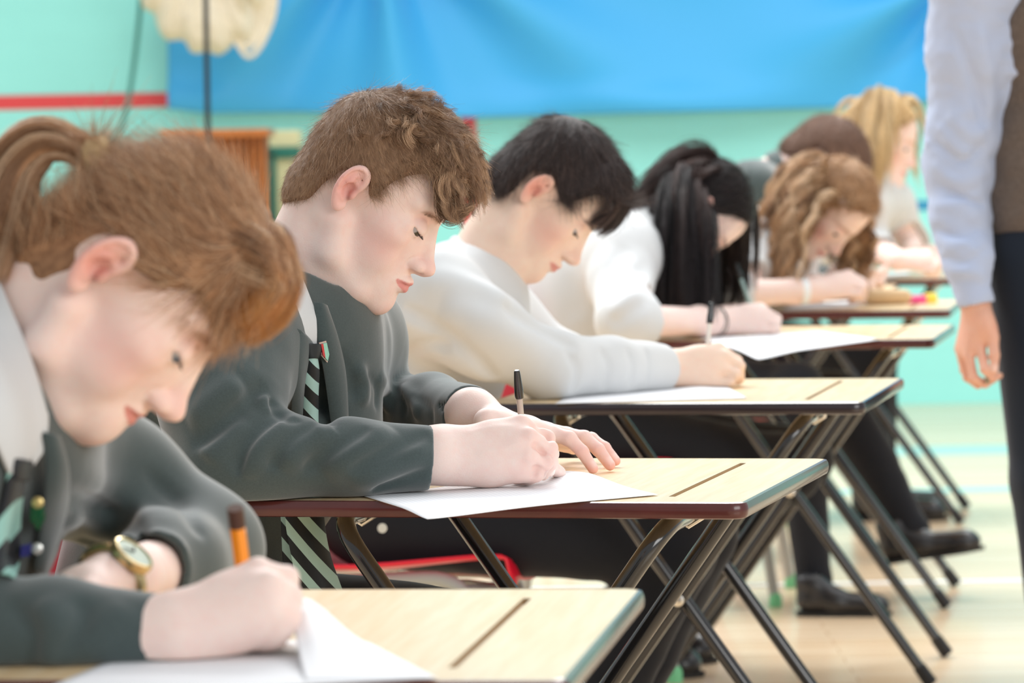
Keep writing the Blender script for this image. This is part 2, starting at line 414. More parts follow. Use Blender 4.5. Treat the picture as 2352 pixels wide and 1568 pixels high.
# ------------------------------------------------------------------ blue sheet hung on the wall
def blue_sheet():
    tl = at(392, -260, WY - .12)
    x0 = at(388, 200, WY - .12)[0]; x1 = 3.6; nx, nz_ = 220, 70
    V = []; gather = at(870, -140, WY - .12)
    for j in range(nz_ + 1):
        v = j / nz_
        for i in range(nx + 1):
            u = i / nx; x = x0 + (x1 - x0) * u
            px = 388 + (2352 - 388) * u * 1.23
            bot = np.interp(px, [388, 470, 640, 800, 1000, 1400, 1750, 2000, 2200, 2900], [250, 262, 258, 262, 272, 262, 250, 228, 222, 235])
            zb = at(px, bot, WY - .12)[2]; zt = 2.35
            z = zb + (zt - zb) * v
            dx, dz = x - gather[0], z - gather[2] - .12; ang = math.atan2(dx, -dz); rr = math.hypot(dx, dz)
            g2x, g2z = x - at(2190, -60, WY)[0], z - at(2190, -60, WY)[2]; a2 = math.atan2(g2x, -g2z); r2 = math.hypot(g2x, g2z)
            y = WY - .12 - .11 * math.sin(ang * 7 + 1.0) * min(1, rr / .25) / (1 + .8 * rr) - .045 * math.sin(ang * 15) / (1 + rr * 2) * min(1, rr * 3)
            y -= .10 * math.sin(a2 * 6 + 2) * math.exp(-r2 * .9) * min(1, r2 * 4) + .04 * math.sin(x * 2.3 + z * 2.2) + .05 * math.exp(-((v - .04) / .07) ** 2) * (0.5 + .5 * math.sin(x * 3.1))
            V.append((x, y, z))
    W_ = nx + 1
    F = [(j * W_ + i, j * W_ + i + 1, (j + 1) * W_ + i + 1, (j + 1) * W_ + i) for j in range(nz_) for i in range(nx)]
    me = bpy.data.meshes.new('blue_sheet'); me.from_pydata(V, [], F); me.update()
    o = link('hanging_sheet', me, mat('blue sheet cloth', lin(66, 180, 242), .45, spec=.5, sheen=.2))
    sm = o.modifiers.new('thick', 'SOLIDIFY'); sm.thickness = .006
    tag(o, 'big bright blue plastic sheet hung in folds across the turquoise wall', 'sheet')
blue_sheet()
# ------------------------------------------------------------------ rolled up net, pole and cord
def net_bundle():
    Y = WY - .55; root = empty('hanging_net', at(500, 150, Y), 0, 'cream coloured bundle of gathered netting hanging at the top beside the blue sheet', 'net')
    M_net = mat('cream netting', lin(232, 222, 200), .8, noise=(60, .12))
    S = Sdf()
    prof = [((372, -60), .14), ((420, 20), .13), ((480, 60), .115), ((540, 40), .10), ((560, -60), .12)]
    for (p, r) in prof: S.ell(at(p[0], p[1], Y), (r, r * .7, r * 1.05), k=.05)
    c = at(470, 0, Y)
    S.disp(lambda P: .012 * np.sin(np.arctan2(P[..., 0] - c[0], P[..., 2] - c[2] - .3) * 26 + 3 * vnoise(P * 9)) + .008 * vnoise(P * 40), c, .8)
    sdf_obj('netting', S, .012, M_net, root)
    for k in range(9):
        x0, x1 = 505 + 6 * k, 640 - 9 * k
        q = [at(x0, -60, Y - .02 * k), at(x0 + 12, 40 + 6 * k, Y), at((x0 + x1) / 2, 130 - 7 * k + 9 * math.sin(k * 2), Y - .03), at(x1 - 15, 50, Y), at(x1, -60, Y)]
        MB().tube(spline(q, 24), .010, 6).build('rope_loop', M_net, root, world=True)
net_bundle()
o = MB().tube([at(471, -80, 12.6), at(478, 330, 12.6), at(479, 345, 12.6)], .0095, 10).build('hanging_pole', mat('black rubber', (.012, .014, .018), .4)); tag(o, 'thin black pole hanging straight down in front of the blue sheet', 'pole')
o = MB().tube(spline([at(328, -60, 15.7), at(318, 60, 15.7), at(300, 200, 15.7), at(280, 290, 15.7), at(262, 345, 15.7), at(255, 520, 15.7)], 30), .010, 8).build('wall_mounted_rope', mat('dark green cord', lin(70, 140, 132), .6)); tag(o, 'thin dark green cord trailing down the turquoise wall across the red line', 'cord')
# ------------------------------------------------------------------ slatted wooden unit and pale boxes by the wall
def slat_unit():
    Y = 14.2; M_w = mat('orange varnished pine', lin(176, 104, 48), .4, noise=(6, .25, (8, 1, 1)))
    p0 = at(372, 296, Y); p1 = at(612, 296, Y); root = empty('slatted_bench', ((p0[0] + p1[0]) / 2, Y + .15, 0), 0, 'orange brown wooden unit of upright slats standing below the blue sheet', 'cabinet')
    MB().box(((p0[0] + p1[0]) / 2, Y + .16, p0[2] - .02), (p1[0] - p0[0] + .02, .34, .03)).build('top_board', M_w, root, True, False, .004)
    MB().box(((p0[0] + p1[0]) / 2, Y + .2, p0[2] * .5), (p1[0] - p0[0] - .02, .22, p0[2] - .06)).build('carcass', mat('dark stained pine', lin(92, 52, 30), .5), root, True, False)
    n = 15
    for i in range(n):
        x = p0[0] + (p1[0] - p0[0]) * (i + .5) / n
        MB().box((x, Y + .05, p0[2] * .5 - .01), (.016, .02, p0[2] - .05)).build('slat', M_w, root, True, False, .003)
    a0 = at(614, 300, Y + .5); a1 = at(690, 340, Y + .5)
    r2 = empty('storage_box', ((a0[0] + a1[0]) / 2, Y + .6, 0), 0, 'beige cupboard with a dark green band beside the slatted wooden unit', 'cupboard')
    w = a1[0] - a0[0]; xm = (a0[0] + a1[0]) / 2
    MB().box((xm, Y + .6, a0[2] / 2), (w, .3, a0[2])).build('carcass', mat('beige laminate', lin(206, 204, 160), .5), r2, True, False, .006)
    zb = at(650, 350, Y + .45)[2]
    MB().box((xm, Y + .445, zb), (w + .01, .02, .045)).build('band', mat('dark green trim', lin(30, 110, 95), .5), r2, True, False, .004)
    MB().box((a0[0] + .02, Y + .445, zb / 2), (.03, .02, zb)).build('band', mat('dark green trim', lin(30, 110, 95), .5), r2, True, False, .004)
slat_unit()
# ================================================================== folding exam desks
DESKS = {1: (.0365, 2.842, 7.69), 2: (.2554, 4.231, 13.885), 3: (.536, 5.828, 11.85), 4: (.845, 7.640, 10.69)}
q = on_z(2183, 712); DESKS[5] = (q[0], q[1], 9.5)
q = on_z(2215, 640); DESKS[6] = (q[0], q[1], 9.0)
DESKS[7] = (.98, 9.98, 9.0)
def desk_frame(i):
    x, y, t = DESKS[i]; t = R(t); d = np.array([math.cos(t), -math.sin(t), 0]); e = np.array([math.sin(t), math.cos(t), 0])
    c = np.array([x, y, 0]) - .3 * d + .3 * e
    return c, d, e
def wood_top():
    m = mat('pale beech laminate', (1, 1, 1), .30, spec=.6); n, l = nt(m); b = n['Principled BSDF']
    tc = n.new('ShaderNodeTexCoord'); mp = n.new('ShaderNodeMapping'); nz = n.new('ShaderNodeTexNoise'); cr = n.new('ShaderNodeValToRGB')
    mp.inputs['Scale'].default_value = (60, 3, 1); nz.inputs['Scale'].default_value = 2.2; nz.inputs['Detail'].default_value = 8; nz.inputs['Distortion'].default_value = .3
    cr.color_ramp.elements[0].position = .3; cr.color_ramp.elements[0].color = (*lin(226, 194, 146), 1); cr.color_ramp.elements[1].position = .72; cr.color_ramp.elements[1].color = (*lin(238, 215, 178), 1)
    l.new(tc.outputs['Object'], mp.inputs['Vector']); l.new(mp.outputs['Vector'], nz.inputs['Vector']); l.new(nz.outputs['Fac'], cr.inputs['Fac']); l.new(cr.outputs['Color'], b.inputs['Base Color'])
    return m
M_top = wood_top()
M_edge = mat('dark brown edging', lin(84, 38, 36), .25, spec=.5, coat=.3, noise=(25, .15))
M_edge2 = mat('near black edging', lin(40, 30, 36), .22, spec=.5, coat=.4, noise=(25, .15))
M_tube = mat('black enamelled steel', (.012, .012, .013), .16, spec=.6, coat=.5)
M_chrome = mat('bright zinc', lin(225, 220, 210), .25, metal=1.)
M_rubber = mat('black rubber cap', (.014, .014, .015), .6)
M_groove = mat('routed groove', lin(186, 158, 120), .6)
def desk_meshes():
    S = .3; gx, gw, gl = .300 - .098, .0038, .225; dz = .005
    # top with a pencil groove: grid of quads round the slot
    def rr(n=6, r=.016, s=S - .004):
        P = []
        for cx, cy, a0 in ((s - r, s - r, 0), (-s + r, s - r, 90), (-s + r, -s + r, 180), (s - r, -s + r, 270)):
            for k in range(n + 1):
                a = R(a0 + 90 * k / n); P.append((cx + r * math.cos(a), cy + r * math.sin(a)))
        return P
    bm = bmesh.new(); out = rr(); zt = TOP; zb = TOP - .018
    ring = [bm.verts.new((x, y, zt)) for x, y in out]; slot = [bm.verts.new((x, y, zt)) for x, y in ((gx - gw, -gl), (gx + gw, -gl), (gx + gw, gl), (gx - gw, gl))]
    e = [bm.edges.new((ring[i], ring[(i + 1) % len(ring)])) for i in range(len(ring))] + [bm.edges.new((slot[i], slot[(i + 1) % 4])) for i in range(4)]
    bmesh.ops.triangle_fill(bm, use_beauty=True, use_dissolve=False, edges=e)
    low = [bm.verts.new((x, y, zb)) for x, y in out]
    for i in range(len(out)): bm.faces.new((ring[i], low[i], low[(i + 1) % len(out)], ring[(i + 1) % len(out)]))
    bm.faces.new(low[::-1]); bmesh.ops.recalc_face_normals(bm, faces=bm.faces)
    top = bpy.data.meshes.new('desk_top'); bm.to_mesh(top); bm.free()
    g = MB(); V = [(x, y, z) for z in (zt - .0003, zt - dz) for x, y in ((gx - gw, -gl), (gx + gw, -gl), (gx + gw, gl), (gx - gw, gl))]
    g.add(V, [(4, 5, 6, 7), (0, 1, 5, 4), (1, 2, 6, 5), (2, 3, 7, 6), (3, 0, 4, 7)])
    ed = MB(); prof = [(-.001, 0.0004), (.0022, -.0006), (.004, -.004), (.0046, -.009), (.004, -.014), (.0022, -.0174), (-.001, -.0186)]
    P = rr(8); n = len(P); V = []
    for i in range(n):
        a = np.array(P[i - 1]); b = np.array(P[(i + 1) % n]); t = (b - a) / np.linalg.norm(b - a); nn = np.array([t[1], -t[0]])
        for o_, z in prof: V.append((P[i][0] + nn[0] * o_, P[i][1] + nn[1] * o_, zt + z))
    k = len(prof); ed.add(V, [(i * k + j, i * k + j + 1, ((i + 1) % n) * k + j + 1, ((i + 1) % n) * k + j) for i in range(n) for j in range(k - 1)])
    zc = TOP - .030; r = .0115
    fr = {}
    for nm, yy, xt, xb in (('inner_frame', .225, -.195, .275), ('outer_frame', .255, .200, -.275)):
        f = MB(); f.tube(arc_path([(xb, -yy, .012), (xt, -yy, zc), (xt, yy, zc), (xb, yy, .012)], .055, 8), r, 12); fr[nm] = (f, yy, xt, xb)
    return top, g, ed, fr
_top, _g, _ed, _fr = desk_meshes()
def make_desk():
    root = empty('exam_desk', (0, 0, 0)); root['category'] = 'desk'
    t = link('desk_top', _top, M_top, root, smooth=False)
    _g.build('pencil_groove', M_groove, root, smooth=False)
    _ed.build('edging', M_edge, root)
    for nm, (f, yy, xt, xb) in _fr.items():
        fo = f.build(nm, M_tube, root)
        for sgn in (-1, 1):
            d = np.array([xb - xt, 0, .012 - (TOP - .03)]); d /= np.linalg.norm(d); p = np.array([xb, sgn * yy, .012])
            MB().tube([p - d * .035, p + d * .006, p + d * .009], [.0135, .0145, .010], 12).build('foot_cap', M_rubber, fo)
        for sgn in (-1, 1):
            b = MB(); b.box((xt, sgn * .12, TOP - .0195), (.05, .03, .003)); b.tube([(xt - .017, sgn * .12 + (.0), TOP - .021), (xt - .016, sgn * .12, TOP - .034), (xt, sgn * .12, TOP - .044), (xt + .016, sgn * .12, TOP - .034), (xt + .017, sgn * .12, TOP - .021)], .0035, 8); b.build('clip', M_chrome, root)
    xt, xb = -.195, .275; xo, xob = .2, -.275
    # crossing of the legs
    s_ = (xo - xt) / ((xb - xt) - (xob - xo)); z = (TOP - .03) + (.012 - (TOP - .03)) * s_; x = xt + (xb - xt) * s_
    for sgn in (-1, 1):
        rot = np.array([[1, 0, 0], [0, 0, -1.], [0, 1, 0]])
        m = MB(); m.tube([(x, sgn * .215, z), (x, sgn * .268, z), (x, sgn * .270, z)], [.006, .006, .0045], 12); m.tube([(x, sgn * .2655, z), (x, sgn * .2695, z), (x, sgn * .271, z)], [.010, .010, .006], 14); m.build('pivot_rivet', M_chrome, root)
    return root
LAB = {1: 'folding exam desk nearest the camera under the ponytailed girl\'s arms',
       2: 'folding exam desk under the curly haired boy writing in a grey blazer',
       3: 'folding exam desk with near black edging under the dark haired boy in a white shirt',
       4: 'folding exam desk under the black haired girl with rolled up sleeves',
       5: 'folding exam desk under the girl with curly light brown hair and a wristband',
       6: 'small distant folding desk in front of the blonde girl',
       7: 'folding desk mostly hidden behind the curly light brown haired girl'}
d0 = None; DESK_OBJ = {}
for i in DESKS:
    c, d, e = desk_frame(i)
    o = make_desk() if d0 is None else copy_tree(d0)
    if d0 is None: d0 = o
    o.location = c; o.rotation_euler = (0, 0, -R(DESKS[i][2])); o['label'] = LAB[i]; o['group'] = 'folding exam desks in a row'; DESK_OBJ[i] = o
for ch in DESK_OBJ[3].children:
    if ch.name.startswith('edging'):
        ch.data = ch.data.copy(); ch.data.materials.clear(); ch.data.materials.append(M_edge2); ch['label'] = 'near black edging'
# ================================================================== chairs
M_seat = mat('red polypropylene', lin(226, 22, 52), .38, spec=.5, bump=(220, .15, .001))
M_leg = mat('grey painted steel', lin(168, 172, 168), .35, spec=.5)
M_foot = mat('green plastic foot', lin(120, 205, 150), .5)
def make_chair():
    """origin on the floor under the middle of the seat, +x is the way the sitter faces"""
    root = empty('school_chair', (0, 0, 0)); root['category'] = 'chair'
    nu, nv = 26, 20; V = []
    prof = spline([(.205, .405), (.20, .432), (.175, .443), (.08, .436), (-.06, .425), (-.14, .430), (-.185, .455), (-.21, .52), (-.235, .62), (-.255, .72), (-.262, .775), (-.268, .79)], nu)
    for i in range(nu):
        x, z = prof[i]; t = i / (nu - 1)
        w = np.interp(t, [0, .1, .35, .55, .65, .8, .95, 1], [.175, .195, .20, .18, .165, .185, .175, .15])
        for j in range(nv):
            v = j / (nv - 1) * 2 - 1; y = v * w
            zz = z + (.022 * v * v if t < .5 else 0) - (.02 * max(0, abs(v) - .8) * 5 if t < .12 else 0); xx = x + (.045 * v * v if t > .55 else 0)
            V.append((xx, y, zz))
    F = [(i * nv + j, i * nv + j + 1, (i + 1) * nv + j + 1, (i + 1) * nv + j) for i in range(nu - 1) for j in range(nv - 1)]
    me = bpy.data.meshes.new('seat_shell'); me.from_pydata(V, [], F); me.update()
    o = link('seat_shell', me, M_seat, root); s = o.modifiers.new('thick', 'SOLIDIFY'); s.thickness = .006; s.offset = -1; b = o.modifiers.new('soft', 'BEVEL'); b.width = .002
    for sy in (-1, 1):
        leg = MB().tube(arc_path([(.19, sy * .20, .01), (.125, sy * .165, .424), (-.15, sy * .165, .412), (-.215, sy * .20, .01)], .07, 8), .0125, 10).build('leg_loop', M_leg, root)
        for p in ((.1905, sy * .2005, .004), (-.2155, sy * .2005, .004)): MB().lathe([(.010, -.004), (.016, -.003), (.0155, .02), (.011, .03)], 14, p).build('foot', M_foot, leg)
    MB().tube(arc_path([(.08, -.165, .402), (.155, -.10, .395), (.155, .10, .395), (.08, .165, .402)], .06, 6), .010, 10).tube([(-.12, -.165, .402), (-.12, .165, .402)], .009, 10).tube([(.155, -.05, .395), (.10, -.05, .402), (-.12, -.05, .405)], .005, 8).tube([(.155, .05, .395), (.10, .05, .402), (-.12, .05, .405)], .005, 8).build('under_frame', M_leg, root)
    return root
CH = {1: 'red school chair the ponytailed girl sits on', 2: 'red school chair the curly haired boy in the blazer sits on', 3: 'red school chair with grey hoop under the dark haired boy in white',
      4: 'red school chair under the black haired girl', 5: 'red school chair under the curly light brown haired girl', 6: 'red school chair under the blonde girl far back', 7: 'red school chair under the short haired boy far back'}
c0 = None
SEATOFF = {1: .44, 2: .44, 3: .48, 4: .44, 5: .32, 6: .42, 7: .42}
for i in DESKS:
    c, d, e = desk_frame(i); o = make_chair() if c0 is None else copy_tree(c0)
    if c0 is None: c0 = o
    p = c - d * SEATOFF[i]; o.location = p; o.rotation_euler = (0, 0, -R(DESKS[i][2])); o['label'] = CH[i]; o['group'] = 'red school chairs behind the desks'
# ================================================================== heads
def head(S, c, M, sc=1., eye_off=(-1., 4.5), gaze=(1, 0, -.35), nose=1., jaw=1., full=True, soft=0., mo=(0, 0), ch=(0, 0), bk=0.):
    """face, skull and ears in millimetres: +x forward, +y to the person's left, +z up, origin between the ear canals"""
    S.frame(c, M, sc * .001)
    S.ell((2 + bk / 2, 0, 33), (80 - bk / 2, 72, 76), k=8); S.ell((38, 0, 36), (53, 60, 56), k=20); S.ell((40, 0, -20), (47, 53, 66), k=20)
    S.ell((67 + mo[0], 0, -52 + mo[1]), (31, 31, 27), k=16)
    for s in (-1, 1):
        S.chain([(4, s * 54, -40), (18, s * 50 * jaw, -72), (58, s * 30 * jaw, -92), (84 + ch[0], s * 10, -97 + ch[1])], [14, 14, 12.5, 11], k=16)
        S.ell((55, s * 41, -14), (25, 20, 19), k=18); S.ell((48, s * 38, -46), (30, 17 + soft, 30), k=14)
    S.ell((84 + ch[0], 0, -93 + ch[1]), (14.5, 18, 14), k=16); S.ell((40, 0, -84), (40, 36, 17), k=22)
    S.ell((80, 0, -76), (17, 24, 20), k=16); S.ell((74, 0, -18), (24, 27, 34), k=16); S.ell((58, 0, -70), (30, 36, 26), k=20)
    for s in (-1, 1):
        S.ell((97, s * 34, 5), (14, 16, 10.5), op='s', k=11); S.ell((68, s * 48, 1), (9, 6, 8), k=7); S.ell((84, s * 17.5, 2), (7, 5, 8), k=6)
        S.cone((88, s * 9, 25), (68, s * 47, 30), 9, 8, k=9)
    n = nose
    S.cone((88, 0, 14), (108 * n, 0, -27), 5.5, 7.8, k=11); S.ell((110 * n, 0, -33), (12, 11, 9.5), k=6)
    for s in (-1, 1): S.ell((100 * n, s * 11.5, -35.5), (11, 7.2, 8), k=4)
    S.cone((110 * n, 0, -40), (98, 0, -43), 3.8, 4.5, k=5)
    for s in (-1, 1): S.ell((104 * n, s * 7, -42), (6, 3.2, 4.5), op='s', k=1.5); S.ell((102.5 * n, s * 12, -45), (6.5, 6, 3.4), op='s', k=2)
    if full:
        for s in (-1, 1):
            S.crease([(95, s * 17, -27), (90, s * 20, -35), (92, s * 17, -44)], -1.8, 2.4, 8)
            e = (77.5, s * 32, 4)
            S.lid(e, 13.9, (.6, 0, 1), eye_off[0], k=2.5); S.lid(e, 13.6, (-.55, 0, -1), eye_off[1], k=2.5)
            S.crease([(90, s * 20, 7), (92, s * 31, 12.5), (82, s * 45, 8)], -1.5, 1.9, 10)
    ul, ll = [(102.5, 0, -57), (99.5, -9, -57.5), (89, -22, -62)], [(100.5, 0, -66.5), (97.5, -9, -66.3), (88, -20, -63)]
    ul, ll = [[(x + mo[0], y, z + mo[1]) for x, y, z in L] for L in (ul, ll)]
    fl = lambda L: [(x, -y, z) for x, y, z in L]
    for L, r in ((ul, [4.8, 4.8, 2.2]), (ll, [5.6, 5.2, 2.2])):
        S.chain(L, r, k=4); S.chain(fl(L), r, k=4)
    S.crease([(x + mo[0], y, z + mo[1]) for x, y, z in [(90, 24, -62), (101, 11, -61.5), (107, 0, -62), (101, -11, -61.5), (90, -24, -62)]], -2.4, 1.7, 14)
    S.crease([(x + mo[0], y, z + mo[1]) for x, y, z in [(86, 18, -79), (96, 0, -78), (86, -18, -79)]], -2.4, 7, 8)
    S.crease([(100, 0, -46), (104, 0, -53)], -1.2, 2.6, 4)
    for s in (-1, 1): ear(S, s)
def ear(S, s, out=1.):
    E = lambda x, z, y: (x * .58 + z * .10, s * (73 + (y - 73) * .9), z * .80)
    S.ell(E(-9, 3, 72), (10, 7, 22), k=6)
    hx = spline([(5, 1, 74, 3.0), (11, 12, 75, 3.3), (12, 23, 77, 3.5), (5, 33, 80, 3.8), (-8, 36.5, 82.5, 4.1), (-19, 30, 84.5, 4.2), (-25, 16, 86, 4.1), (-24.5, 1, 85, 3.9), (-19, -12, 82, 4.1), (-10, -22, 79, 4.8), (-2, -27.5, 76, 5.2), (4, -22, 73.5, 4.2)], 30)
    S.chain([E(*p[:3]) for p in hx], hx[:, 3], k=2.2)
    S.ell(E(-12, 12, 77), (9.5, 4.5, 17), k=4)
    ah = spline([(-1, 28, 79, 2.6), (-9, 19, 82, 3.2), (-14, 5, 83, 3.3), (-11, -9, 81, 3.0), (-3, -15, 78, 3.0)], 12)
    S.chain([E(*p[:3]) for p in ah], ah[:, 3], k=2.5)
    S.ell(E(-2.5, 1, 82), (7.5, 7.5, 9.5), op='s', k=3); S.ell(E(1, 20, 84), (4, 4, 5), op='s', k=3)
    gr = spline([(2, 31, 84, 1.3), (-10, 31, 86.5, 1.7), (-18.5, 22, 88, 1.8), (-20, 8, 88.5, 1.7), (-16, -6, 86, 1.4)], 14)
    S.chain([E(*p[:3]) for p in gr], gr[:, 3], op='s', k=2)
    S.ell(E(7, -3, 75), (4.5, 4, 6), k=3); S.chain([E(1, -5, 79), E(2, -13, 78)], [1.8, 1.4], op='s', k=1)
def local(V, c, M, sc): return (V - np.asarray(c)) @ M / (sc * .001)
def gs(q, c, r):
    return np.exp(-(((q - np.array(c)) / np.array(r)) ** 2).sum(-1))
def skin_paint(V, heads, base, blush, lip, ear_c, brow=None, extra=None, mo=(0, 0), bl=.6):
    C = np.tile(np.array(base), (len(V), 1)); mixc = lambda C, col, w: C + (np.array(col) - C) * np.clip(w, 0, 1)[:, None]
    mott = vnoise(V * 90) * .5 + vnoise(V * 220) * .5
    for c, M, sc in heads:
        q = local(V, c, M, sc); qa = q.copy(); qa[:, 1] = np.abs(q[:, 1])
        C = mixc(C, blush, bl * gs(qa, (58, 50, -30), (32, 34, 27)) + .5 * gs(qa, (110, 0, -30), (14, 14, 12)) + .35 * gs(qa, (90, 0, -97), (14, 20, 12)))
        C = mixc(C, ear_c, .75 * gs(qa, (-8, 84, 4), (26, 14, 34)) * (qa[:, 1] > 62) * (np.abs(q[:, 2]) < 60))
        C = mixc(C, blush, .35 * gs(qa, (82, 33, 16), (14, 17, 9)))
        # lips follow their own outline
        y = qa[:, 1]; q = q - np.array([mo[0], 0, mo[1]]); up = -62 + (5.5 - y * .14) ; lo = -62 - (8.6 - (y * .085) ** 2 * 2.2)
        m = (q[:, 0] < 125) * sst(q[:, 0], 82, 86) * sst(up + 1.0 - q[:, 2], -.8, .8) * sst(q[:, 2] - lo, -.8, .8) * sst(23.5 - y, -1, 1)
        C = mixc(C, lip, .85 * m); q = q + np.array([mo[0], 0, mo[1]])
        C = mixc(C, np.array(lip) * .35, .8 * gs(qa, (103, 11, -43.5), (5, 5, 2.2)))  # dark of the nostrils painted into the skin colour
        if brow is not None:
            t = np.clip((y - 12) / 36, 0, 1); zc = 21 + 7 * t - 5 * t * t * t
            m = np.exp(-((q[:, 2] - zc) / (4.2 - 2.2 * t)) ** 2) * sst(y, 9, 14) * sst(50 - y, 0, 8) * (q[:, 0] > 55) * (q[:, 0] < 112) * (.75 + .5 * vnoise(q * np.array([.5, .5, 1.2])))
            C = mixc(C, brow, .8 * m)
        C = mixc(C, np.array(ear_c) * .25, .8 * gs(qa, (1.5, 76, -7), (2.5, 5, 4)))  # shade inside the ear canal painted into the colour
        C = mixc(C, np.array(ear_c) * np.array([.62, .45, .42]), .75 * gs(qa, (0, 77, 1), (7, 7, 9)))  # redder ear bowl, with its shade painted in as well
    C = mixc(C, blush, .30 * (mott - .3))
    if extra: C = extra(V, C, mixc)
    return C.clip(0, 1)
def eyes(parent, c, M, sc, gaze, iris, r=12.3):
    g = np.array(gaze, float); g /= np.linalg.norm(g)
    for s in (-1, 1):
        S = []; n = 28; ring = 22
        up = np.array([0, 0, 1.]); u = np.cross(up, g); u /= np.linalg.norm(u); w = np.cross(g, u)
        V = []; C = []
        for i in range(ring + 1):
            a = math.pi * i / ring
            for k in range(n):
                b = 2 * math.pi * k / n; V.append(r * (math.cos(a) * g + math.sin(a) * (math.cos(b) * u + math.sin(b) * w)))
                d = math.degrees(a); C.append((.01, .01, .012) if d < 11 else ([x * (.7 + .6 * ((k * 7) % 5) / 5) for x in iris] if d < 44 else ((.12, .1, .1) if d < 48 else (.46, .43, .42))))
        V = np.array(V) + np.array([77.5, s * 32, 4]); V = V @ M.T * sc * .001 + c
        F = np.array([(i * n + k, i * n + (k + 1) % n, (i + 1) * n + (k + 1) % n, (i + 1) * n + k) for i in range(ring) for k in range(n)])
        link('eye', mesh_np('eye', V, F, np.array(C)), M_eye, parent, world=True)
def lashes(parent, c, M, sc, col, off=-1., n=34):
    for s in (-1, 1):
        P = []
        for i in range(n):
            a = R(-52 + 104 * i / (n - 1)); e = np.array([77.5, s * 32, 4.]); nrm = np.array([.6, 0, 1]); nrm /= np.linalg.norm(nrm)
            dirh = np.array([math.cos(a), math.sin(a), 0]); dirh -= nrm * (dirh @ nrm); dirh /= np.linalg.norm(dirh)
            p = e + 13.9 * dirh * .985 + nrm * off
            out = dirh * .9 + np.array([0, 0, -.1]); P.append([p, p + out * 2.6 + np.array([0, 0, -.4]), p + out * 5.2 + np.array([0, 0, .6])])
        P = np.array(P) @ M.T * sc * .001 + c
        strands_mesh('eyelash_fringe', P, .00022, .3, np.tile(np.array(col), (len(P), 1)), M_hair, parent)
def brows(parent, c, M, sc, col, n=240):
    for s in (-1, 1):
        P = []
        for i in range(n // 2):
            t = RNG.random(); y = 11 + 38 * t; zc = 21 + 7 * t - 5 * t ** 3 + RNG.normal() * (2.2 - 1.4 * t); x = 97.5 - .008 * (y - 5) ** 2
            p = np.array([x, s * y, zc]); d = np.array([-.25 * t, s * (.75 + .25 * t), .55 - .8 * t]); d /= np.linalg.norm(d)
            P.append([p, p + d * 3 + [0.3, 0, 0], p + d * 6])
        P = np.array(P) @ M.T * sc * .001 + c
        strands_mesh('eyebrow', P, .00022, .3, np.array(col) * (.8 + .4 * RNG.random((len(P), 1))), M_hair, parent)
def poly_sd(x, z, poly):
    """signed distance to a polygon, positive inside"""
    P = np.array(poly, float); d = np.full(x.shape, 1e9); ins = np.zeros(x.shape, bool)
    for i in range(len(P)):
        a, b = P[i], P[(i + 1) % len(P)]; e = b - a; wx, wz = x - a[0], z - a[1]
        t = np.clip((wx * e[0] + wz * e[1]) / (e @ e), 0, 1); d = np.minimum(d, (wx - t * e[0]) ** 2 + (wz - t * e[1]) ** 2)
        c = ((a[1] > z) != (b[1] > z)) & (x < (b[0] - a[0]) * (z - a[1]) / (b[1] - a[1] + 1e-12) + a[0]); ins ^= c
    return np.where(ins, 1, -1) * np.sqrt(d)
def hair_cap(S, c, M, sc, poly, thick, edge=9., rough=None, bk=0.):
    """hair volume over the skull inside the side-view outline poly; thick: number or function of local points"""
    S.frame(c, M, sc * .001)
    S.ell((2 + bk / 2, 0, 33), (80 - bk / 2, 72, 76), k=8); S.ell((38, 0, 36), (53, 60, 56), k=20); S.ell((40, 0, -20), (47, 53, 66), k=20)
    S.ell((-30 + bk * .55, 0, -25), (48 - bk * .35, 52, 50), k=25)
    def fn(P):
        q = local(P, c, M, sc); sd = poly_sd(q[..., 0], q[..., 2], poly)
        t = thick(q) if callable(thick) else thick
        m = sst(sd, -1, edge); d = -(t * m - 4 * (1 - m))
        if rough: d = d + rough(q) * m
        return d * sc * .001
    S.disp(fn, (10, 0, 20), 170)
    return S
M_skin = vmat('skin', .55, sss=.22, spec=.35, sscale=.006, bump=(500, .35, .0006))
M_eye = vmat('eye', .3, spec=.4)
M_hair = vmat('hair', .38, spec=.5)
M_haircap = vmat('hair mass', .6, spec=.25)
def img_local(px, py, epx, epy, ang, k):
    """pixel -> side-view millimetres (x forward, z up) of a head seen from its right side; ang = pitch down, k = pixels per mm"""
    dx, dy = (px - epx) / k, -(py - epy) / k; a = R(ang)
    return (dx * math.cos(a) - dy * math.sin(a), dx * math.sin(a) + dy * math.cos(a))
def head_frame(theta, pitch, roll=0., yaw=0.):
    """theta: turn of the desk (degrees towards the camera); pitch down; roll: positive leans the crown towards the camera"""
    t = R(theta + yaw); f = np.array([math.cos(t), -math.sin(t), 0]); l = np.array([math.sin(t), math.cos(t), 0]); u = np.array([0, 0, 1.])
    p = R(pitch); f2 = f * math.cos(p) - u * math.sin(p); u2 = u * math.cos(p) + f * math.sin(p)
    r = R(roll); l3 = l * math.cos(r) + u2 * math.sin(r); u3 = u2 * math.cos(r) - l * math.sin(r)
    return np.stack([f2, l3, u3], 1)
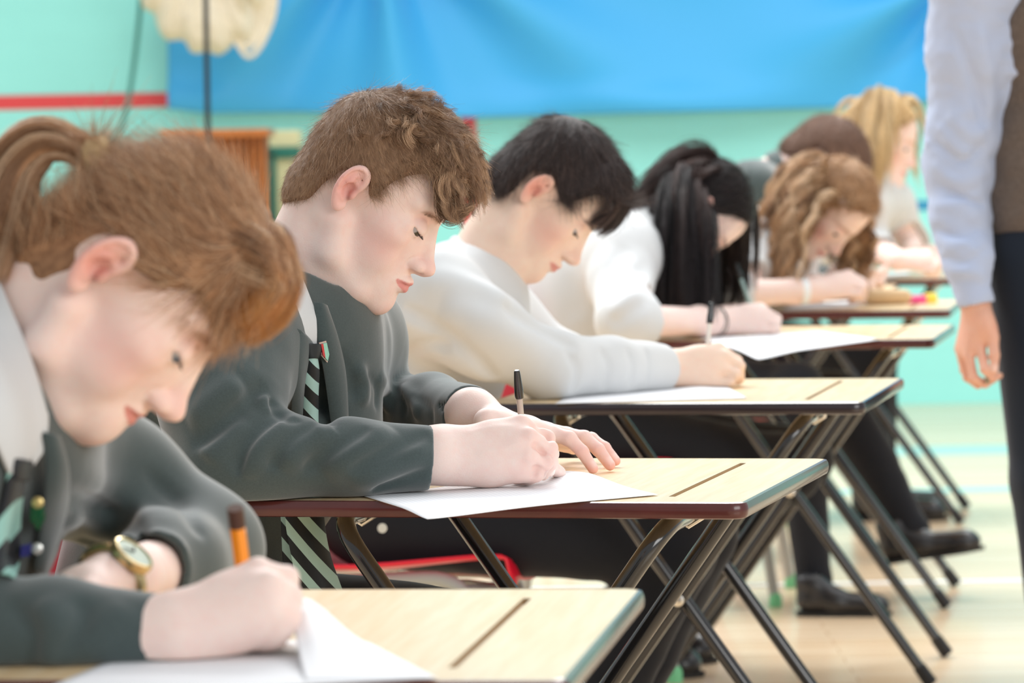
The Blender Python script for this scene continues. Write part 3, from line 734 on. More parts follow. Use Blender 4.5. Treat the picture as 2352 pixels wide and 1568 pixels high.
# ================================================================== hair
def normals_of(V, F):
    a = V[F[:, 2]] - V[F[:, 0]]; b = V[F[:, 3]] - V[F[:, 1]]; n = np.cross(a, b); N = np.zeros_like(V)
    N = np.stack([np.bincount(F.T.ravel(), np.tile(n[:, q], 4), len(V)) for q in range(3)], 1)
    return N / (np.linalg.norm(N, axis=1, keepdims=True) + 1e-12)
def unit(a): return a / (np.linalg.norm(a, axis=-1, keepdims=True) + 1e-12)
def hair_cols(n, base, dark, light, wd=.3, wl=.25, lo=None):
    u = RNG.random(n)[:, None]; base, dark, light = map(np.array, (base, dark, light))
    C = base * (.85 + .3 * RNG.random((n, 1))) if True else base
    C = np.where(u < wd, C + (dark - C) * RNG.random((n, 1)), C); C = np.where(u > 1 - wl, C + (light - C) * RNG.random((n, 1)), C)
    return C
def short_hair(parent, V, F, c, M, sc, n, length, flow, lift, cols, r=.00022, poly=None, wig=.35, k=7, name='hair', sel=None, droop=0.):
    """strands over a cap; length(q) mm and flow(q) local direction are functions of local points"""
    N = normals_of(V, F); q = local(V, c, M, sc); L = length(q); w = np.nonzero((L > 1) & (sel(q) if sel else True))[0]
    ix = RNG.choice(w, n); q = q[ix] + RNG.normal(size=(n, 3)) * .6; nl = N[ix] @ M
    L = L[ix] * (.6 + .6 * RNG.random(n)); d = flow(q)
    for j in range(3): d[:, j] += wig * 2 * (vnoise(q * .10 + 31.7 * j) - .5) + wig * .9 * (vnoise(q * .32 + 11.3 * j) - .5)
    d = unit(d - nl * (d * nl).sum(1, keepdims=True))
    lf = (lift(q) if callable(lift) else lift) * (.5 + RNG.random(n))
    dn = np.array([0, 0, -1.]) @ M
    t = np.linspace(0, 1, k); P = []
    cv = RNG.normal(size=(n, 3)) * .25
    for s in t:
        s2 = s * L[:, None]
        P.append(q - nl * 1.2 + d * s2 + nl * (lf[:, None] * s2 * (1 - .45 * s) - s2 * s2 / 190) + cv * s2 * s + dn * droop * s2 * s)
    P = np.stack(P, 1) @ M.T * sc * .001 + c
    return strands_mesh(name, P, r, .25, cols, M_hair, parent)
def clump_hair(guides, parent, c, M, sc, per, spread, cols, r=.00022, name='hair', tip=.35, stray=.05):
    """guides (g, k, 3) local mm -> bundles of strands"""
    g, k, _ = guides.shape; T = unit(np.gradient(guides, axis=1)); ref = np.array([.31, .52, .79])
    U = unit(np.cross(T, ref)); Wv = np.cross(T, U); t = np.linspace(0, 1, k)
    a = RNG.random((g, per)) * 6.283; rad = np.sqrt(RNG.random((g, per))) * spread
    tw = RNG.normal(size=(g, per)) * 1.6; off = 1 - (1 - tip) * t[None, None] ** 1.2
    an = a[..., None] + tw[..., None] * t; rr = rad[..., None] * off * (1 + (RNG.random((g, per)) < stray)[..., None] * 2.2 * t)
    P = guides[:, None] + rr[..., None] * (np.cos(an)[..., None] * U[:, None] + np.sin(an)[..., None] * Wv[:, None])
    ln = .7 + .3 * RNG.random((g, per)); idx = t[None, None] * ln[..., None] * (k - 1); i0 = np.minimum(idx.astype(int), k - 2); fr = idx - i0
    P = np.take_along_axis(P, i0[..., None].repeat(3, -1), 2) * (1 - fr[..., None]) + np.take_along_axis(P, (i0 + 1)[..., None].repeat(3, -1), 2) * fr[..., None]
    P = P.reshape(-1, k, 3) @ M.T * sc * .001 + c
    return strands_mesh(name, P, r, .3, cols, M_hair, parent)
def cap_paint(c, M, sc, base, dark, amp=.35):
    base, dark = np.array(base), np.array(dark)
    def f(V):
        q = local(V, c, M, sc); a = vnoise(q * np.array([.5, .5, .12])); return base + (dark - base) * (a[:, None] * amp * 2).clip(0, 1)
    return f
# ================================================================== bodies
def pts(L):
    return [at(*p) for p in L]
def hand(S, wrist, fore, mcp, fingers, thumb, sc=1., k=.0035, thick=1., fr=29):
    """wrist point, point up the forearm, four knuckles (index first), four [pip, dip, tip], thumb [base, knuckle, joint, tip]"""
    S.frame()
    W_ = np.array(wrist); K = [np.array(m) for m in mcp]; r = lambda v: v * sc * .001
    S.cone(fore, W_, r(fr), r(25), k=.02)
    pm = (K[0] + K[3]) / 2
    for i, m in enumerate(K):
        w0 = W_ + (m - pm) * .45
        S.cone(w0, m, r(14.5 * thick), r((10.4, 10.6, 10, 9)[i] * thick), k=.012)
    for a, b in ((0, 1), (1, 2), (2, 3)):
        q = (K[a] + K[b]) / 2; S.cone(W_ + (q - pm) * .5, q * .86 + W_ * .14, r(14 * thick), r(9.6 * thick), k=.012)
    T = [np.array(t) for t in thumb]
    S.cone(W_ * .8 + T[0] * .2, T[0], r(14), r(14), k=.015); S.cone(T[0], T[1], r(15), r(11.5), k=.014); S.cone((T[0] + T[1]) / 2, (K[0] * .6 + W_ * .4), r(11), r(11), k=.018)
    for i, f in enumerate(fingers):
        ch = [K[i]] + [np.array(p) for p in f]; f_ = (1, 1.03, .97, .86)[i] * sc * .001
        S.chain(ch, [10.0 * f_, 8.7 * f_, 7.7 * f_, 6.6 * f_], k=k, kk=.002)
        S.ell(ch[1], (9.5 * f_,) * 3, k=.003); S.ell(ch[2], (8.0 * f_,) * 3, k=.002)
    S.chain(T[1:], [r(11), r(9.6), r(7.8)], k=.006, kk=.003); S.ell(T[2], (r(10.2),) * 3, k=.003)
def torso(S, neck, sr, sl, pel, front, add=0., w=1., k=.05, flat=.66):
    """trunk from the pelvis to the shoulders, squeezed along the front axis"""
    S.frame(); neck, sr, sl, pel = map(np.array, (neck, sr, sl, pel)); m = (sr + sl) / 2
    ax = neck - pel; f = np.array(front, float); f -= ax * (f @ ax) / (ax @ ax); f /= np.linalg.norm(f)
    P = [pel, pel * .62 + m * .38 - f * .02, pel * .25 + m * .75 - f * .012, m * .92 + pel * .08]
    rr = [.172, .158, .172, .135]
    S.chain(P, [x * w + add for x in rr], k=k, flat=(f, flat))
    S.cone(sr, sl, .058 * w + add, .058 * w + add, k=k)
    for s in (sr, sl): S.cone(neck, s, .052 + add, .055 * w + add, k=k)
    return f
def limb(S, P, r, k=.02, kk=.015):
    S.frame(); S.chain([np.array(p) for p in P], r, k=k, kk=kk)
def wrinkle(S, c, r, amp, f, stretch=(1, 1, 1), seed=0.):
    st = np.array(stretch, float)
    S.frame(); S.disp(lambda P: amp * (vnoise(P * f * st + seed) - .5) * 2 + amp * .5 * (vnoise(P * f * 2.3 * st + seed + 9) - .5) * 2, c, r)
def cuff(S, a, b, r, depth=.03):
    """hollow the sleeve end: a inside the arm, b just past the opening"""
    S.frame(); a, b = np.array(a), np.array(b); n = (b - a) / np.linalg.norm(b - a)
    S.half(b - n * .008, n, b + n * .05, .075, k=.002)
    S.cone(b - n * depth, b + n * .05, r, r, op='s', k=.003)
def strip(name, L, Rr, m, parent, thick=.004, n=24, world=True, cols=None, off=None):
    """cloth band between two edge curves (control points in world space)"""
    a, b = spline(L, n), spline(Rr, n); k = 6; V = []
    for i in range(n):
        for j in range(k):
            t = j / (k - 1); V.append(a[i] * (1 - t) + b[i] * t + (0 if off is None else np.array(off) * math.sin(math.pi * t)))
    F = [(i * k + j, i * k + j + 1, (i + 1) * k + j + 1, (i + 1) * k + j) for i in range(n - 1) for j in range(k - 1)]
    me = bpy.data.meshes.new(name); me.from_pydata([tuple(v) for v in V], [], F); me.update()
    o = link(name, me, m, parent, world); s = o.modifiers.new('thick', 'SOLIDIFY'); s.thickness = thick; s.offset = 0
    bv = o.modifiers.new('soft', 'BEVEL'); bv.width = thick * .3; bv.segments = 2
    return o
def drape(S, P, off=.003, Y=None, span=.35, only_hits=False):
    """pixels (n,2 or n,3 with a distance guess) -> points lying just proud of the modelled surface, seen from the camera's side"""
    P = np.array([list(p) + [Y] if len(p) == 2 else list(p) for p in P], float); out = np.zeros((len(P), 3))
    D = np.array([ray(p[0], p[1]) for p in P]); n = 140; ys = P[:, 2:3] + np.linspace(-span, span, n)[None]
    X = CAMP + D[:, None] * (ys / D[:, 1:2])[..., None]; v = S.val(X); hit = (v < 0).any(1); i = np.where(hit, np.argmax(v < 0, 1), np.argmin(v, 1)); i = np.maximum(i, 1)
    for j in range(len(P)):
        a, b = v[j, i[j] - 1], v[j, i[j]]; t = a / (a - b) if hit[j] and a > 0 else 1.
        out[j] = X[j, i[j] - 1] * (1 - t) + X[j, i[j]] * t
    if only_hits: return out[hit]
    h = .002; g = np.stack([S.val(out + h * np.eye(3)[k]) - S.val(out - h * np.eye(3)[k]) for k in range(3)], 1)
    return out + unit(unit(g) * .45 - unit(D)) * off
def dcrease(S, L, amp, w, Y, n=14, sharp=True):
    q = spline([p[:2] for p in L], 8); S.frame(); D = list(drape(S, q, 0, Y, only_hits=True))
    if len(D) < 4: return S
    if amp < 0 and sharp: S.crease(D, amp * 1.4, w * .5, n); return S.crease(D, amp * .35, w * 1.5, n)
    return S.crease(D, amp, w, n)
def dstrip(name, S, L, Rr, m, parent, Y, off=.004, thick=.004, n=24, puff=0., k=7):
    """cloth band between two pixel curves laid on a modelled surface"""
    a, b = spline([p[:2] for p in L], n), spline([p[:2] for p in Rr], n); t = np.linspace(0, 1, k)
    G = (a[:, None] * (1 - t)[None, :, None] + b[:, None] * t[None, :, None]).reshape(-1, 2)
    o_ = off + puff * np.tile(np.sin(np.pi * t), n); V = drape(S, G, 0, Y); V2 = drape(S, G, 1., Y); V = V + (V2 - V) * o_[:, None]
    V = V.reshape(n, k, 3)
    for _ in range(2): V[1:-1] = V[1:-1] * .5 + .25 * (V[:-2] + V[2:])
    idx = np.arange(n * k).reshape(n, k); F = np.stack([idx[:-1, :-1], idx[:-1, 1:], idx[1:, 1:], idx[1:, :-1]], -1).reshape(-1, 4)
    o = link(name, mesh_np(name, V.reshape(-1, 3), F), m, parent, True); s = o.modifiers.new('thick', 'SOLIDIFY'); s.thickness = thick; s.offset = 0
    bv = o.modifiers.new('soft', 'BEVEL'); bv.width = thick * .3; bv.segments = 2
    return o
def tube_obj(name, P, r, m, parent=None, n=12, flat=None): return MB().tube(P, r, n, flat=flat).build(name, m, parent, world=parent is not None)
def cloth(name, color, weave=900, rough=.85, sheen=.15, var=.08):
    m = mat(name, color, rough, spec=.25, sheen=sheen, noise=(weave * .5, var)); n, l = nt(m); b = n['Principled BSDF']
    tc = n.new('ShaderNodeTexCoord'); nz = n.new('ShaderNodeTexNoise'); bp = n.new('ShaderNodeBump'); nz.inputs['Scale'].default_value = weave; nz.inputs['Detail'].default_value = 2
    bp.inputs['Strength'].default_value = .25; bp.inputs['Distance'].default_value = .0006
    l.new(tc.outputs['Object'], nz.inputs['Vector']); l.new(nz.outputs['Fac'], bp.inputs['Height']); l.new(bp.outputs['Normal'], b.inputs['Normal']); return m
M_blazer = cloth('grey green wool blend', lin(66, 78, 78), sheen=.55, var=.12)
M_white = cloth('white shirt cotton', lin(210, 212, 213), 700, .8, .1, .01)
M_trouser = cloth('black school trousers', lin(26, 28, 34), 600, .85, .1, .1)
def tie_mat(name, dark, light, scale, rot):
    m = mat(name, dark, .5, spec=.4, sheen=.1); n, l = nt(m); b = n['Principled BSDF']
    tc = n.new('ShaderNodeTexCoord'); mp = n.new('ShaderNodeMapping'); wv = n.new('ShaderNodeTexWave'); cr = n.new('ShaderNodeValToRGB')
    mp.inputs['Rotation'].default_value = rot; wv.inputs['Scale'].default_value = scale; wv.wave_profile = 'SAW'
    cr.color_ramp.interpolation = 'CONSTANT'; cr.color_ramp.elements[0].color = (*dark, 1); cr.color_ramp.elements[1].color = (*light, 1); cr.color_ramp.elements[1].position = .52
    l.new(tc.outputs['Object'], mp.inputs['Vector']); l.new(mp.outputs['Vector'], wv.inputs['Vector']); l.new(wv.outputs['Fac'], cr.inputs['Fac']); l.new(cr.outputs['Color'], b.inputs['Base Color']); return m
M_shoe = mat('black shoe leather', (.012, .012, .014), .35, spec=.5, coat=.2)
def shoe(parent, heel, toe, h=.07, w=.04, name='shoe'):
    S = Sdf(); heel, toe = np.array(heel, float), np.array(toe, float); d = toe - heel; L = np.linalg.norm(d); M = rotm(d)
    S.frame(heel, M, L / .27)
    S.cone((.035, 0, .042), (.11, 0, .040), .034, .036, k=.02); S.cone((.11, 0, .035), (.225, .004, .028), .036, .033, k=.02); S.ell((.225, .003, .026), (.042, .042, .026), k=.02)
    S.cone((.035, 0, .05), (.03, 0, .095), .034, .036, k=.02); S.cone((.10, 0, .055), (.055, 0, .085), .03, .034, k=.02)
    S.ell((.035, 0, .115), (.03, .026, .03), op='s', k=.004)
    S.half((0, 0, .008), (0, 0, -1), (.13, 0, 0), .2, k=.002)
    o = sdf_obj(name, S, .004 if L > .2 else .005, M_shoe, parent, n_min=50)
    s = MB(); out = spline([(-.004, 0), (.01, .032), (.08, .036), (.15, .040), (.22, .043), (.268, .01), (.268, -.01), (.22, -.040), (.15, -.036), (.08, -.034), (.01, -.032), (-.004, 0)], 40)
    V = []
    for z, g in ((0., 1), (.011, 1.02)):
        for x, y in out: V.append(heel + M @ (np.array([.13 + (x - .13) * g, y * g, z]) * L / .27))
    k = len(out); s.add(V, [(i, (i + 1) % k, k + (i + 1) % k, k + i) for i in range(k)] + [tuple(range(k))[::-1], tuple(range(k, 2 * k))])
    s.build('sole', M_rubber, o, True); return o
def pen(name, tip, top, m_body, label, parts='cap', r=.0042, cap=.035, cat='pen', group=None):
    tip, top = np.array(tip), np.array(top); d = top - tip; L = np.linalg.norm(d); d /= L
    root = empty(name, tip, 0, label, cat, group); P = lambda t: tip + d * t
    if parts == 'pencil':
        MB().tube([P(.017), P(L - .016)], r, 6).build('shaft', m_body, root, True); MB().tube([P(0), P(.006)], [.0004, .0014], 8).build('lead', M_rubber, root, True)
        MB().tube([P(.006), P(.018)], [.0014, r], 10).build('sharpened_wood', mat('bare pencil wood', lin(225, 180, 130), .6), root, True)
        MB().tube([P(L - .017), P(L)], r * 1.03, 10).build('end_cap', mat('dark pencil end', lin(70, 40, 28), .4), root, True)
    else:
        MB().tube([P(.022), P(L - cap + .002 if parts == 'cap' else L)], r * .93, 10).build('barrel', m_body, root, True)
        MB().tube([P(0), P(.004), P(.022)], [.0005, .0012, r * .8], 10).build('point', M_chrome, root, True)
        if parts == 'cap':
            MB().tube([P(L - cap), P(L - cap + .0015), P(L - cap * .7), P(L - cap * .2), P(L - .001), P(L)], [r * 1.22, r * 1.32, r * 1.3, r * .98, r * .85, r * .6], 14).build('pen_cap', M_pcap, root, True)
    return root
M_pcap = mat('glossy black plastic', (.008, .008, .010), .12, spec=.6, coat=.4)
M_clear = mat('clear pen barrel', lin(190, 176, 165), .12, spec=.8)
def sheet(name, quad, label, lift=None, n=22, cat='paper', m=None, group=None):
    """paper from four world corners (near-left, near-right, far-right, far-left); lift(u, v) raises it"""
    a, b, c, d = map(np.array, quad); V = []
    for j in range(n + 1):
        for i in range(n + 1):
            u, v = i / n, j / n; p = a * (1 - u) * (1 - v) + b * u * (1 - v) + c * u * v + d * (1 - u) * v
            if lift is not None: p = p + np.array([0, 0, lift(u, v)])
            V.append(p)
    F = [(j * (n + 1) + i, j * (n + 1) + i + 1, (j + 1) * (n + 1) + i + 1, (j + 1) * (n + 1) + i) for j in range(n) for i in range(n)]
    me = mesh_np(name, V, np.array(F)); o = link(name, me, m or M_paper); s = o.modifiers.new('thick', 'SOLIDIFY'); s.thickness = .0004; s.offset = 1
    return tag(o, label, cat, group)
M_paper = mat('white paper', lin(238, 239, 242), .7, spec=.3)
def hero_hair(root, c, M, sc):
    IL = lambda px, py: img_local(px, py, 808, 440, 32, 2.036)
    poly = [IL(*p) for p in [(640, 478), (700, 462), (738, 424), (772, 404), (790, 394), (838, 398), (845, 410), (842, 452), (856, 457), (880, 440), (912, 415), (940, 404), (980, 396), (1010, 385), (1040, 350), (1090, 300), (900, 150), (700, 150), (560, 300), (560, 480)]]
    H_b, H_d, H_l = lin(166, 132, 104), lin(104, 78, 58), lin(226, 190, 154)
    def thick(q): return 5 + 6 * sst(q[..., 2], 40, 100) + 8 * sst(q[..., 0], 10, 60) * sst(q[..., 2], 50, 80)
    S = Sdf(); hair_cap(S, c, M, sc, poly, thick, edge=6, rough=lambda q: 2.2 * (vnoise(q * .22) - .5) * (1 + 1.5 * sst(q[..., 0], 0, 50)))
    cap = sdf_obj('hair', S, .0025, M_haircap, root, cap_paint(c, M, sc, np.array(H_b) * .8, H_d, .3))
    n_ = len(cap.data.vertices); Vc = np.empty(n_ * 3, np.float32); cap.data.vertices.foreach_get('co', Vc); Vc = Vc.reshape(-1, 3).astype(float)
    Fc = np.array([p.vertices[:] for p in cap.data.polygons])
    wh = np.array([-56, 14, 92.])
    qv = local(Vc, c, M, sc); sdv = lambda q: poly_sd(q[:, 0], q[:, 2], poly)
    length = lambda q: np.where(sdv(q) > 0.5, 12 + 14 * sst(q[:, 2], -30, 50) + 6 * sst(q[:, 2], 70, 110), 0)
    flow = lambda q: unit((q - wh) * np.array([1, .8, 1.])) + np.array([.25, 0, -.1])
    short_hair(root, Vc, Fc, c, M, sc, 30000, length, flow, lambda q: .05 + .28 * sst(q[:, 2], 70, 112), hair_cols(30000, H_b, H_d, H_l), wig=.32, r=.00016)
    # curls over the top and the forehead
    g = []
    for i in range(430):
        u = RNG.random()
        if i < 200:
            x, y = RNG.uniform(-35, 78), RNG.uniform(-58, 58); L = RNG.uniform(24, 38); fwd = .45
        else:
            x, y = RNG.uniform(40, 84), RNG.uniform(-52, 52); L = RNG.uniform(38, 62); fwd = .6
        # root on the skull
        ex = (x - 20) / 78; ey = y / 72; rr_ = 1 - ex * ex - ey * ey
        if rr_ < .03: continue
        z = 34 + 78 * math.sqrt(rr_)
        p = np.array([x, y, z]); nrm = unit(np.array([ex / 78, ey / 72, math.sqrt(rr_) / 78]))
        d = unit(nrm * .75 + np.array([fwd * (.45 + .5 * RNG.random()), y * .006 + .35 * RNG.normal(), -.1 + .3 * RNG.normal()]))
        ph, hr, turns = RNG.random() * 6.28, RNG.uniform(3, 7), L / RNG.uniform(30, 60)
        k = 16; q = p - nrm * 2; pts = []; dn = np.array([0, 0, -1.]) @ M
        a = unit(np.cross(d, nrm + .1)); b_ = np.cross(d, a)
        for j in range(k):
            t = j / (k - 1); w = hr * min(1, t * 2.2); an = ph + turns * 6.283 * t
            pts.append(q + w * (math.cos(an) * a + math.sin(an) * b_))
            dd = unit(d + dn * (3.2 * t if i >= 200 else .9 * t) + np.array([.1 * t, 0, 0])); q = q + dd * L / (k - 1)
            # stay outside the skull
            e_ = (q - np.array([20, 0, 34])) / np.array([84, 78, 86]); m_ = np.linalg.norm(e_)
            if m_ < 1: q = np.array([20, 0, 34]) + e_ / m_ * np.array([84, 78, 86])
        g.append(pts)
    for i in range(22):
        a, b_ = RNG.uniform(0, 9, 2); y = -RNG.uniform(44, 58); h_ = RNG.uniform(-8, 10)
        g.append(spline([(66 + a, y, 78 + b_), (76 + a, y - 2, 60 + b_), (90 + a, y + 2, 36 + b_ + h_ * .4), (104 + a, y + 6, 33 + b_ + h_), (114 + a, y + 10, 44 + b_ + h_), (112 + a, y + 12, 58 + b_)], 16))
    g = np.array(g); cols = np.repeat(hair_cols(len(g), H_b, H_d, H_l, .35, .35), 46, 0) * (.8 + .4 * RNG.random((len(g) * 46, 1)))
    clump_hair(g, root, c, M, sc, 46, 4.6, cols, r=.0002, tip=.55, stray=.12)
# ================================================================== curly haired boy in the blazer (desk 2)
def hero():
    ct, d, e = desk_frame(2); root = empty('person', ct - d * .44, 0, 'boy with curly brown hair in a grey blazer writing with a black capped pen', 'person', 'pupils sitting the exam')
    sc = 1.06; M = head_frame(8, 34.5); c = at(806, 440, 4.575) + M[:, 1] * .073 * sc
    A = at
    neck = A(668, 690, 4.66); sr = A(505, 800, 4.50); sl = A(775, 790, 4.86); pel = np.array([*(ct - d * .47)[:2], .56])
    er, wr = A(525, 1060, 4.40), A(1000, 1048, 4.43); el_, wl = A(850, 950, 4.93), A(1085, 952, 4.66)
    # ---- body
    S = Sdf(); head(S, c, M, sc, eye_off=(1.0, 3.7), jaw=1.04)
    S.frame(c, M, sc * .001)
    loc = lambda p: M.T @ (p - c) / (sc * .001)
    S.cone((-22, 0, -30), loc(neck), 50, 56, k=25); S.cone((20, 0, -72), loc(neck + d * .02), 38, 46, k=25)
    for s in (-1, 1): S.cone((-12, s * 45, -38), loc(neck + d * .06), 14, 12, k=14)
    torso(S, neck - np.array([0, 0, .05]), sr * .8 + neck * .2 - [0, 0, .03], sl * .8 + neck * .2 - [0, 0, .03], pel, d, add=-.03)
    limb(S, [sr * .9 + neck * .1, er, wr], [.045, .036, .028]); limb(S, [sl * .9 + neck * .1, A(835, 890, 4.93), el_, A(990, 940, 4.80), wl], [.045, .036, .034, .030, .028])
    Y = 4.435
    mc = [A(1196, 974, Y + .022), A(1213, 1004, Y + .002), A(1210, 1045, Y - .004), A(1186, 1083, Y)]
    fg = [[A(1256, 1006, Y + .036), A(1268, 1042, Y + .058), A(1262, 1082, Y + .060)], [A(1262, 1030, Y + .016), A(1266, 1062, Y + .042), A(1248, 1090, Y + .05)],
          [A(1252, 1062, Y + .006), A(1238, 1088, Y + .034), A(1210, 1096, Y + .05)], [A(1232, 1090, Y + .004), A(1212, 1102, Y + .03), A(1184, 1102, Y + .044)]]
    th = [A(1075, 1018, Y + .05), A(1150, 1002, Y + .078), A(1208, 1035, Y + .088), A(1250, 1078, Y + .078)]
    hand(S, A(1030, 1044, Y + .012), wr - (wr - er) * .25, mc, fg, th, 1.04, thick=1.08)
    S.cone(A(1010, 1042, Y + .012), A(1120, 1070, Y + .012), .030, .024, k=.02); S.cone(A(1120, 1060, Y + .012), A(1195, 1070, Y + .01), .021, .017, k=.015)
    # far hand laid flat
    h0 = A(1130, 975, 4.63)
    zt = .71
    tips = [on_z(1362, 1076, zt + .008), on_z(1401, 1068, zt + .008), on_z(1414, 1058, zt + .008), on_z(1395, 1050, zt + .008)]
    m2 = [A(1268, 996, tips[0][1] + .018), A(1300, 1000, tips[1][1] + .028), A(1318, 1012, tips[2][1] + .038), A(1318, 1026, tips[3][1] + .045)]
    f2 = []
    for q, t in zip(m2, tips):
        up = np.array([0, 0, .012]); f2.append([q * .58 + t * .42 + up, q * .26 + t * .74 + up * .8, t])
    t2 = [A(1175, 1010, 4.56), A(1215, 1040, 4.52), A(1250, 1062, 4.50), on_z(1285, 1085, zt + .009)]
    hand(S, h0, wl, m2, f2, t2, 1.02)
    S.rest(A(1130, 1100, 4.44), .12, TOP + .0022); S.rest(A(1340, 1070, 4.55), .10)
    for L in ([(1233, 972), (1250, 996), (1266, 1015)], [(1236, 1024), (1251, 1050), (1266, 1068)], [(1234, 1066), (1229, 1082), (1222, 1098)], [(1222, 1020), (1238, 1026)]):
        dcrease(S, L, -.0055, .0038, Y, 14, False)
    for L in ([(1060, 1000), (1130, 985), (1185, 980)], [(1090, 1040), (1150, 1030), (1205, 1012)]): dcrease(S, L, .0016, .006, Y)
    nails = [(t + np.array([.0, -.002, .0052]), unit(t - f[1])) for t, f in zip(tips, f2)]
    nails += [(fg[0][2] + np.array([.004, -.004, .0]), np.array([0, 0, -1.]))]
    def extra(V, C, mix):
        for j in tips + [f[1] for f in f2]: C = mix(C, lin(236, 146, 134), .5 * np.exp(-((V - j) ** 2).sum(1) / .012 ** 2))
        for p, dr in nails:
            v = V - p; a = v @ dr; b = np.sqrt(np.maximum((v * v).sum(1) - a * a, 0)); C = mix(C, lin(252, 232, 226), .9 * np.exp(-(a / .0052) ** 4 - (b / .0046) ** 4))
        for j in mc + [f[0] for f in fg + f2] + tips: C = mix(C, lin(232, 150, 138), .35 * np.exp(-((V - j) ** 2).sum(1) / .011 ** 2))
        return C
    B = lin(240, 217, 208); BL = lin(238, 168, 158)
    body = sdf_obj('body', S, .002, M_skin, root, lambda V: skin_paint(V, [(c, M, sc)], B, BL, lin(214, 128, 124), lin(232, 156, 146), brow=lin(168, 126, 96), extra=extra, bl=.42))
    eyes(root, c, M, sc, (1, -.2, -.7), lin(96, 88, 70)); lashes(root, c, M, sc, lin(70, 48, 36), 1.0); brows(root, c, M, sc, lin(140, 100, 72))
    hero_hair(root, c, M, sc)
    # ---- blazer
    S = Sdf(); fd = unit(d - e * .35); torso(S, neck - np.array([0, 0, .035]), sr, sl, pel, fd, add=.012, k=.06)
    S.cone(pel, pel + d * .03 - np.array([0, 0, .05]), .17, .18, k=.05, flat=(d, .7))
    S.cone(A(700, 780, 4.66), A(715, 990, 4.66), .075, .085, k=.05)
    Qp = list(S.p)
    e2 = A(516, 1064, 4.385); cu = A(1004, 1052, 4.428)
    limb(S, [sr, A(508, 930, 4.43), e2], [.082, .068, .056], k=.05, kk=.03); limb(S, [e2, A(600, 1052, 4.39), A(800, 1052, 4.405), cu], [.050, .052, .045, .0365], k=.03, kk=.02)
    limb(S, [sl, A(835, 890, 4.93), el_, A(990, 940, 4.80), wl], [.072, .056, .050, .044, .036], k=.05, kk=.02)
    nb = neck + np.array([0, 0, .02])
    S.frame(); S.cone(nb + d * .02, nb + d * .02 + np.array([0, 0, .2]), .064, .10, op='s', k=.01)
    # the dark gap of the open front, folds of the sleeves
    dcrease(S, [(735, 830), (742, 900), (746, 985)], -.03, .010, 4.6, 14, False)
    yb = 4.36; C_ = lambda L, amp, w: dcrease(S, L, amp * 1.6, w, yb)
    C_([(648, 953), (600, 985), (562, 1030), (545, 1090)], -.014, .0085); C_([(690, 962), (630, 990), (585, 1040), (568, 1100)], .008, .012)
    C_([(622, 915), (630, 940), (652, 958), (690, 966)], -.012, .007); C_([(600, 905), (610, 935), (625, 955)], .007, .009)
    C_([(770, 972), (700, 1010), (640, 1075)], .009, .015); C_([(725, 972), (670, 1008), (618, 1080)], -.007, .010)
    C_([(905, 985), (830, 1030), (740, 1090)], .008, .017); C_([(850, 978), (780, 1022), (695, 1085)], -.007, .013)
    C_([(995, 1025), (900, 1065), (800, 1112)], .007, .015); C_([(985, 992), (890, 1037), (800, 1085)], -.006, .013); C_([(990, 1080), (920, 1105), (850, 1125)], -.004, .01)
    C_([(560, 880), (500, 920), (430, 975)], .008, .018); C_([(610, 880), (530, 960), (440, 1030)], -.007, .016); C_([(560, 960), (500, 1020), (470, 1060)], .005, .016)
    for k in range(6): dcrease(S, [(820 + 24 * k, 838 + 13 * k), (838 + 28 * k, 880 + 10 * k), (832 + 32 * k, 935 + 8 * k)], .009 if k % 2 == 0 else -.005, .009, 4.85)
    dcrease(S, [(770, 800), (800, 850), (815, 920)], -.008, .014, 4.85); dcrease(S, [(1000, 925), (1030, 945), (1060, 975)], -.004, .01, 4.7)
    wrinkle(S, (neck + pel) / 2, .6, .0026, 14, (1, 1, .6))
    S.rest(A(800, 1110, 4.41), .17); S.rest(A(560, 1130, 4.39), .085)
    cuff(S, A(960, 1050, 4.425), cu, .030); cuff(S, wl - (wl - A(990, 940, 4.80)) * .4, wl, .030)
    bl = sdf_obj('blazer', S, .003, M_blazer, root, smooth=1)
    # the back seams
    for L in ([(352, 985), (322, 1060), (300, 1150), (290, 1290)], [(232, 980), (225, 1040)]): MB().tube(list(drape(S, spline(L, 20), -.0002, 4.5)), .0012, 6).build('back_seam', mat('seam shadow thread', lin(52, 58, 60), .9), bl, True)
    # ---- shirt with collar
    T = Sdf(); torso(T, neck - np.array([0, 0, .06]), sr * .8 + neck * .2 - [0, 0, .02], sl * .8 + neck * .2 - [0, 0, .02], pel, d, add=-.022, k=.05)
    T.cone(neck - np.array([0, 0, .03]), A(690, 730, 4.63), .064, .05, k=.04)
    T.cone(neck + np.array([0, 0, .02]), neck + np.array([0.01, 0, .2]), .058, .07, op='s', k=.01)
    limb(T, [sr, er, wr - (wr - er) * .08], [.04, .037, .030]); limb(T, [sl, A(835, 890, 4.93), el_, A(990, 940, 4.80), wl - (wl - A(990, 940, 4.80)) * .1], [.04, .037, .036, .033, .030])
    cuff(T, wr - (wr - er) * .3, wr - (wr - er) * .08, .026); cuff(T, wl - (wl - A(990, 940, 4.80)) * .5, wl - (wl - A(990, 940, 4.80)) * .1, .026)
    sh = sdf_obj('shirt', T, .005, M_white, root)
    # everything the collar and tie lie on: neck and blazer together
    Q = Sdf(); Q.p = Qp; Q.frame(); Q.cone(c + M @ np.array([-.02, 0, -.03]), neck, .058, .066, k=.03); Q.cone(neck, A(700, 740, 4.60), .064, .05, k=.03)
    dstrip('collar', Q, [(612, 540), (648, 556), (690, 636), (715, 700), (722, 716)], [(560, 640), (606, 690), (664, 752), (705, 792), (722, 800)], M_white, sh, 4.55, .006, .003, 24, .004)
